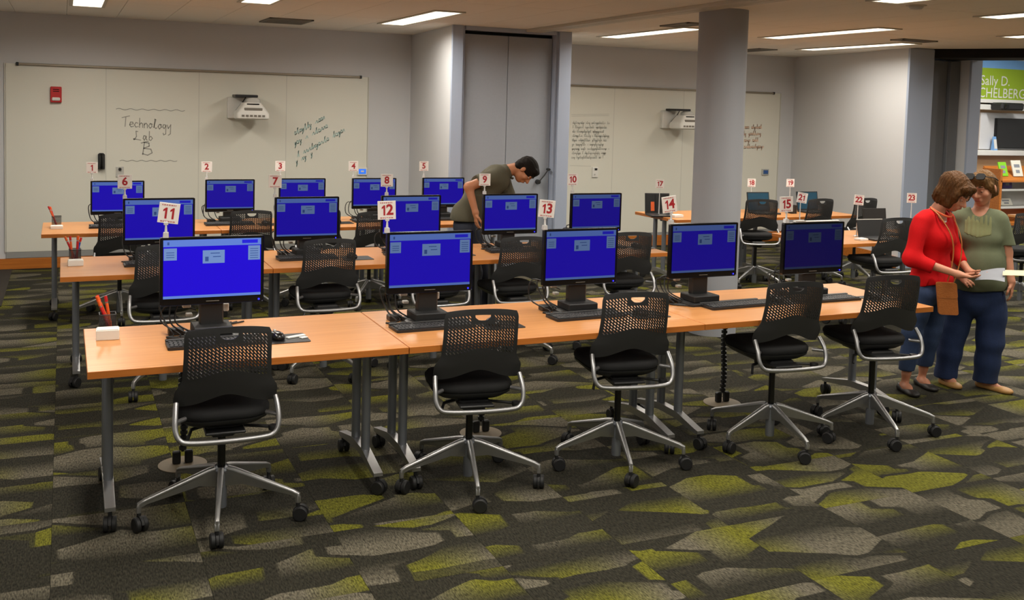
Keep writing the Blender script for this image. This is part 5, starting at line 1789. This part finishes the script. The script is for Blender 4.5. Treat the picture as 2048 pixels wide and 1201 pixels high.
hair = [E_(P(0, -.016, .040), np.array([.082, .104, .088]), hA), E_(P(0, -.06, -.02), np.array([.074, .05, .062]), hA), C_(P(-.045, .056, .088), P(.045, .056, .088), .020)]
sdf_part('hair', p, M['hair_dark'], hair, k=.03, res=.005, cuts=[lambda X, Y, Z: -dist(hole, X, Y, Z)] + [(lambda e: (lambda X, Y, Z: -dist(e, X, Y, Z)))(e) for e in side],
         noise=lambda X, Y, Z: .0022 * np.sin(140 * X + 60 * Z) * np.sin(130 * Y))
shirt = [C_((-.135, -.045, .90), (-.01, -.05, 1.13), .125, .125), C_((-.135, .045, .90), (-.01, .05, 1.13), .125, .125), C_((-.01, -.06, 1.13), (.12, -.07, 1.245), .125, .118), C_((-.01, .06, 1.13), (.12, .07, 1.245), .125, .118),
         C_((.12, 0, 1.265), (.20, 0, 1.305), .095, .068), C_((.10, -.15, 1.265), (-.045, -.195, 1.215), .072, .066), C_((.17, .14, 1.23), (.225, .145, 1.10), .070, .064), C_((-.14, -.03, .90), (-.15, .03, .86), .135, .14)]
sd = unit(np.array([-.215, -.055, -.09])); se = np.array([-.04, -.195, 1.212])
ncut = C_((.235, 0, 1.325), (.30, 0, 1.33), .055, .06)
sdf_part('shirt', p, M['shirt_grey'], shirt, k=.035, res=.0065, noise=folds(.0035, 30, 26, .7),
         cuts=[lambda X, Y, Z: .862 + .25 * (X + .14) * 0 - Z, lambda X, Y, Z: -dist(ncut, X, Y, Z), lambda X, Y, Z: np.where((Y < -.175) & (X < .05) & (Z > 1.1), (X - se[0]) * sd[0] + (Y - se[1]) * sd[1] + (Z - se[2]) * sd[2], -1.0)])
mb = MB(); mb.tube(bez([(.205, -.062, 1.33), (.225, -.07, 1.29), (.250, -.045, 1.25), (.262, 0, 1.245)], 5), [.010] * 15 + [.006], 8); mb.build('collar', M['shirt_grey'], p, 60)
pants = [E_((-.135, 0, .82), [.125, .155, .12]), C_((-.12, -.085, .78), (-.07, -.10, .42), .105, .078), C_((-.07, -.10, .42), (-.05, -.08, .05), .078, .066), C_((-.12, .085, .78), (0, .09, .42), .105, .078), C_((0, .09, .42), (.085, .08, .05), .078, .066)]
sdf_part('trousers', p, M['navy'], pants, k=.02, res=.007, cuts=[lambda X, Y, Z: .04 - Z, lambda X, Y, Z: Z - .93], noise=folds(.003, 38, 18, 1.3))
shoe('shoe', p, M['shoe_black'], (-.10, -.065, 0), (.145, -.115, 0), .046, .06, False)
shoe('shoe', p, M['shoe_black'], (.04, .085, 0), (.285, .055, 0), .046, .06, False)
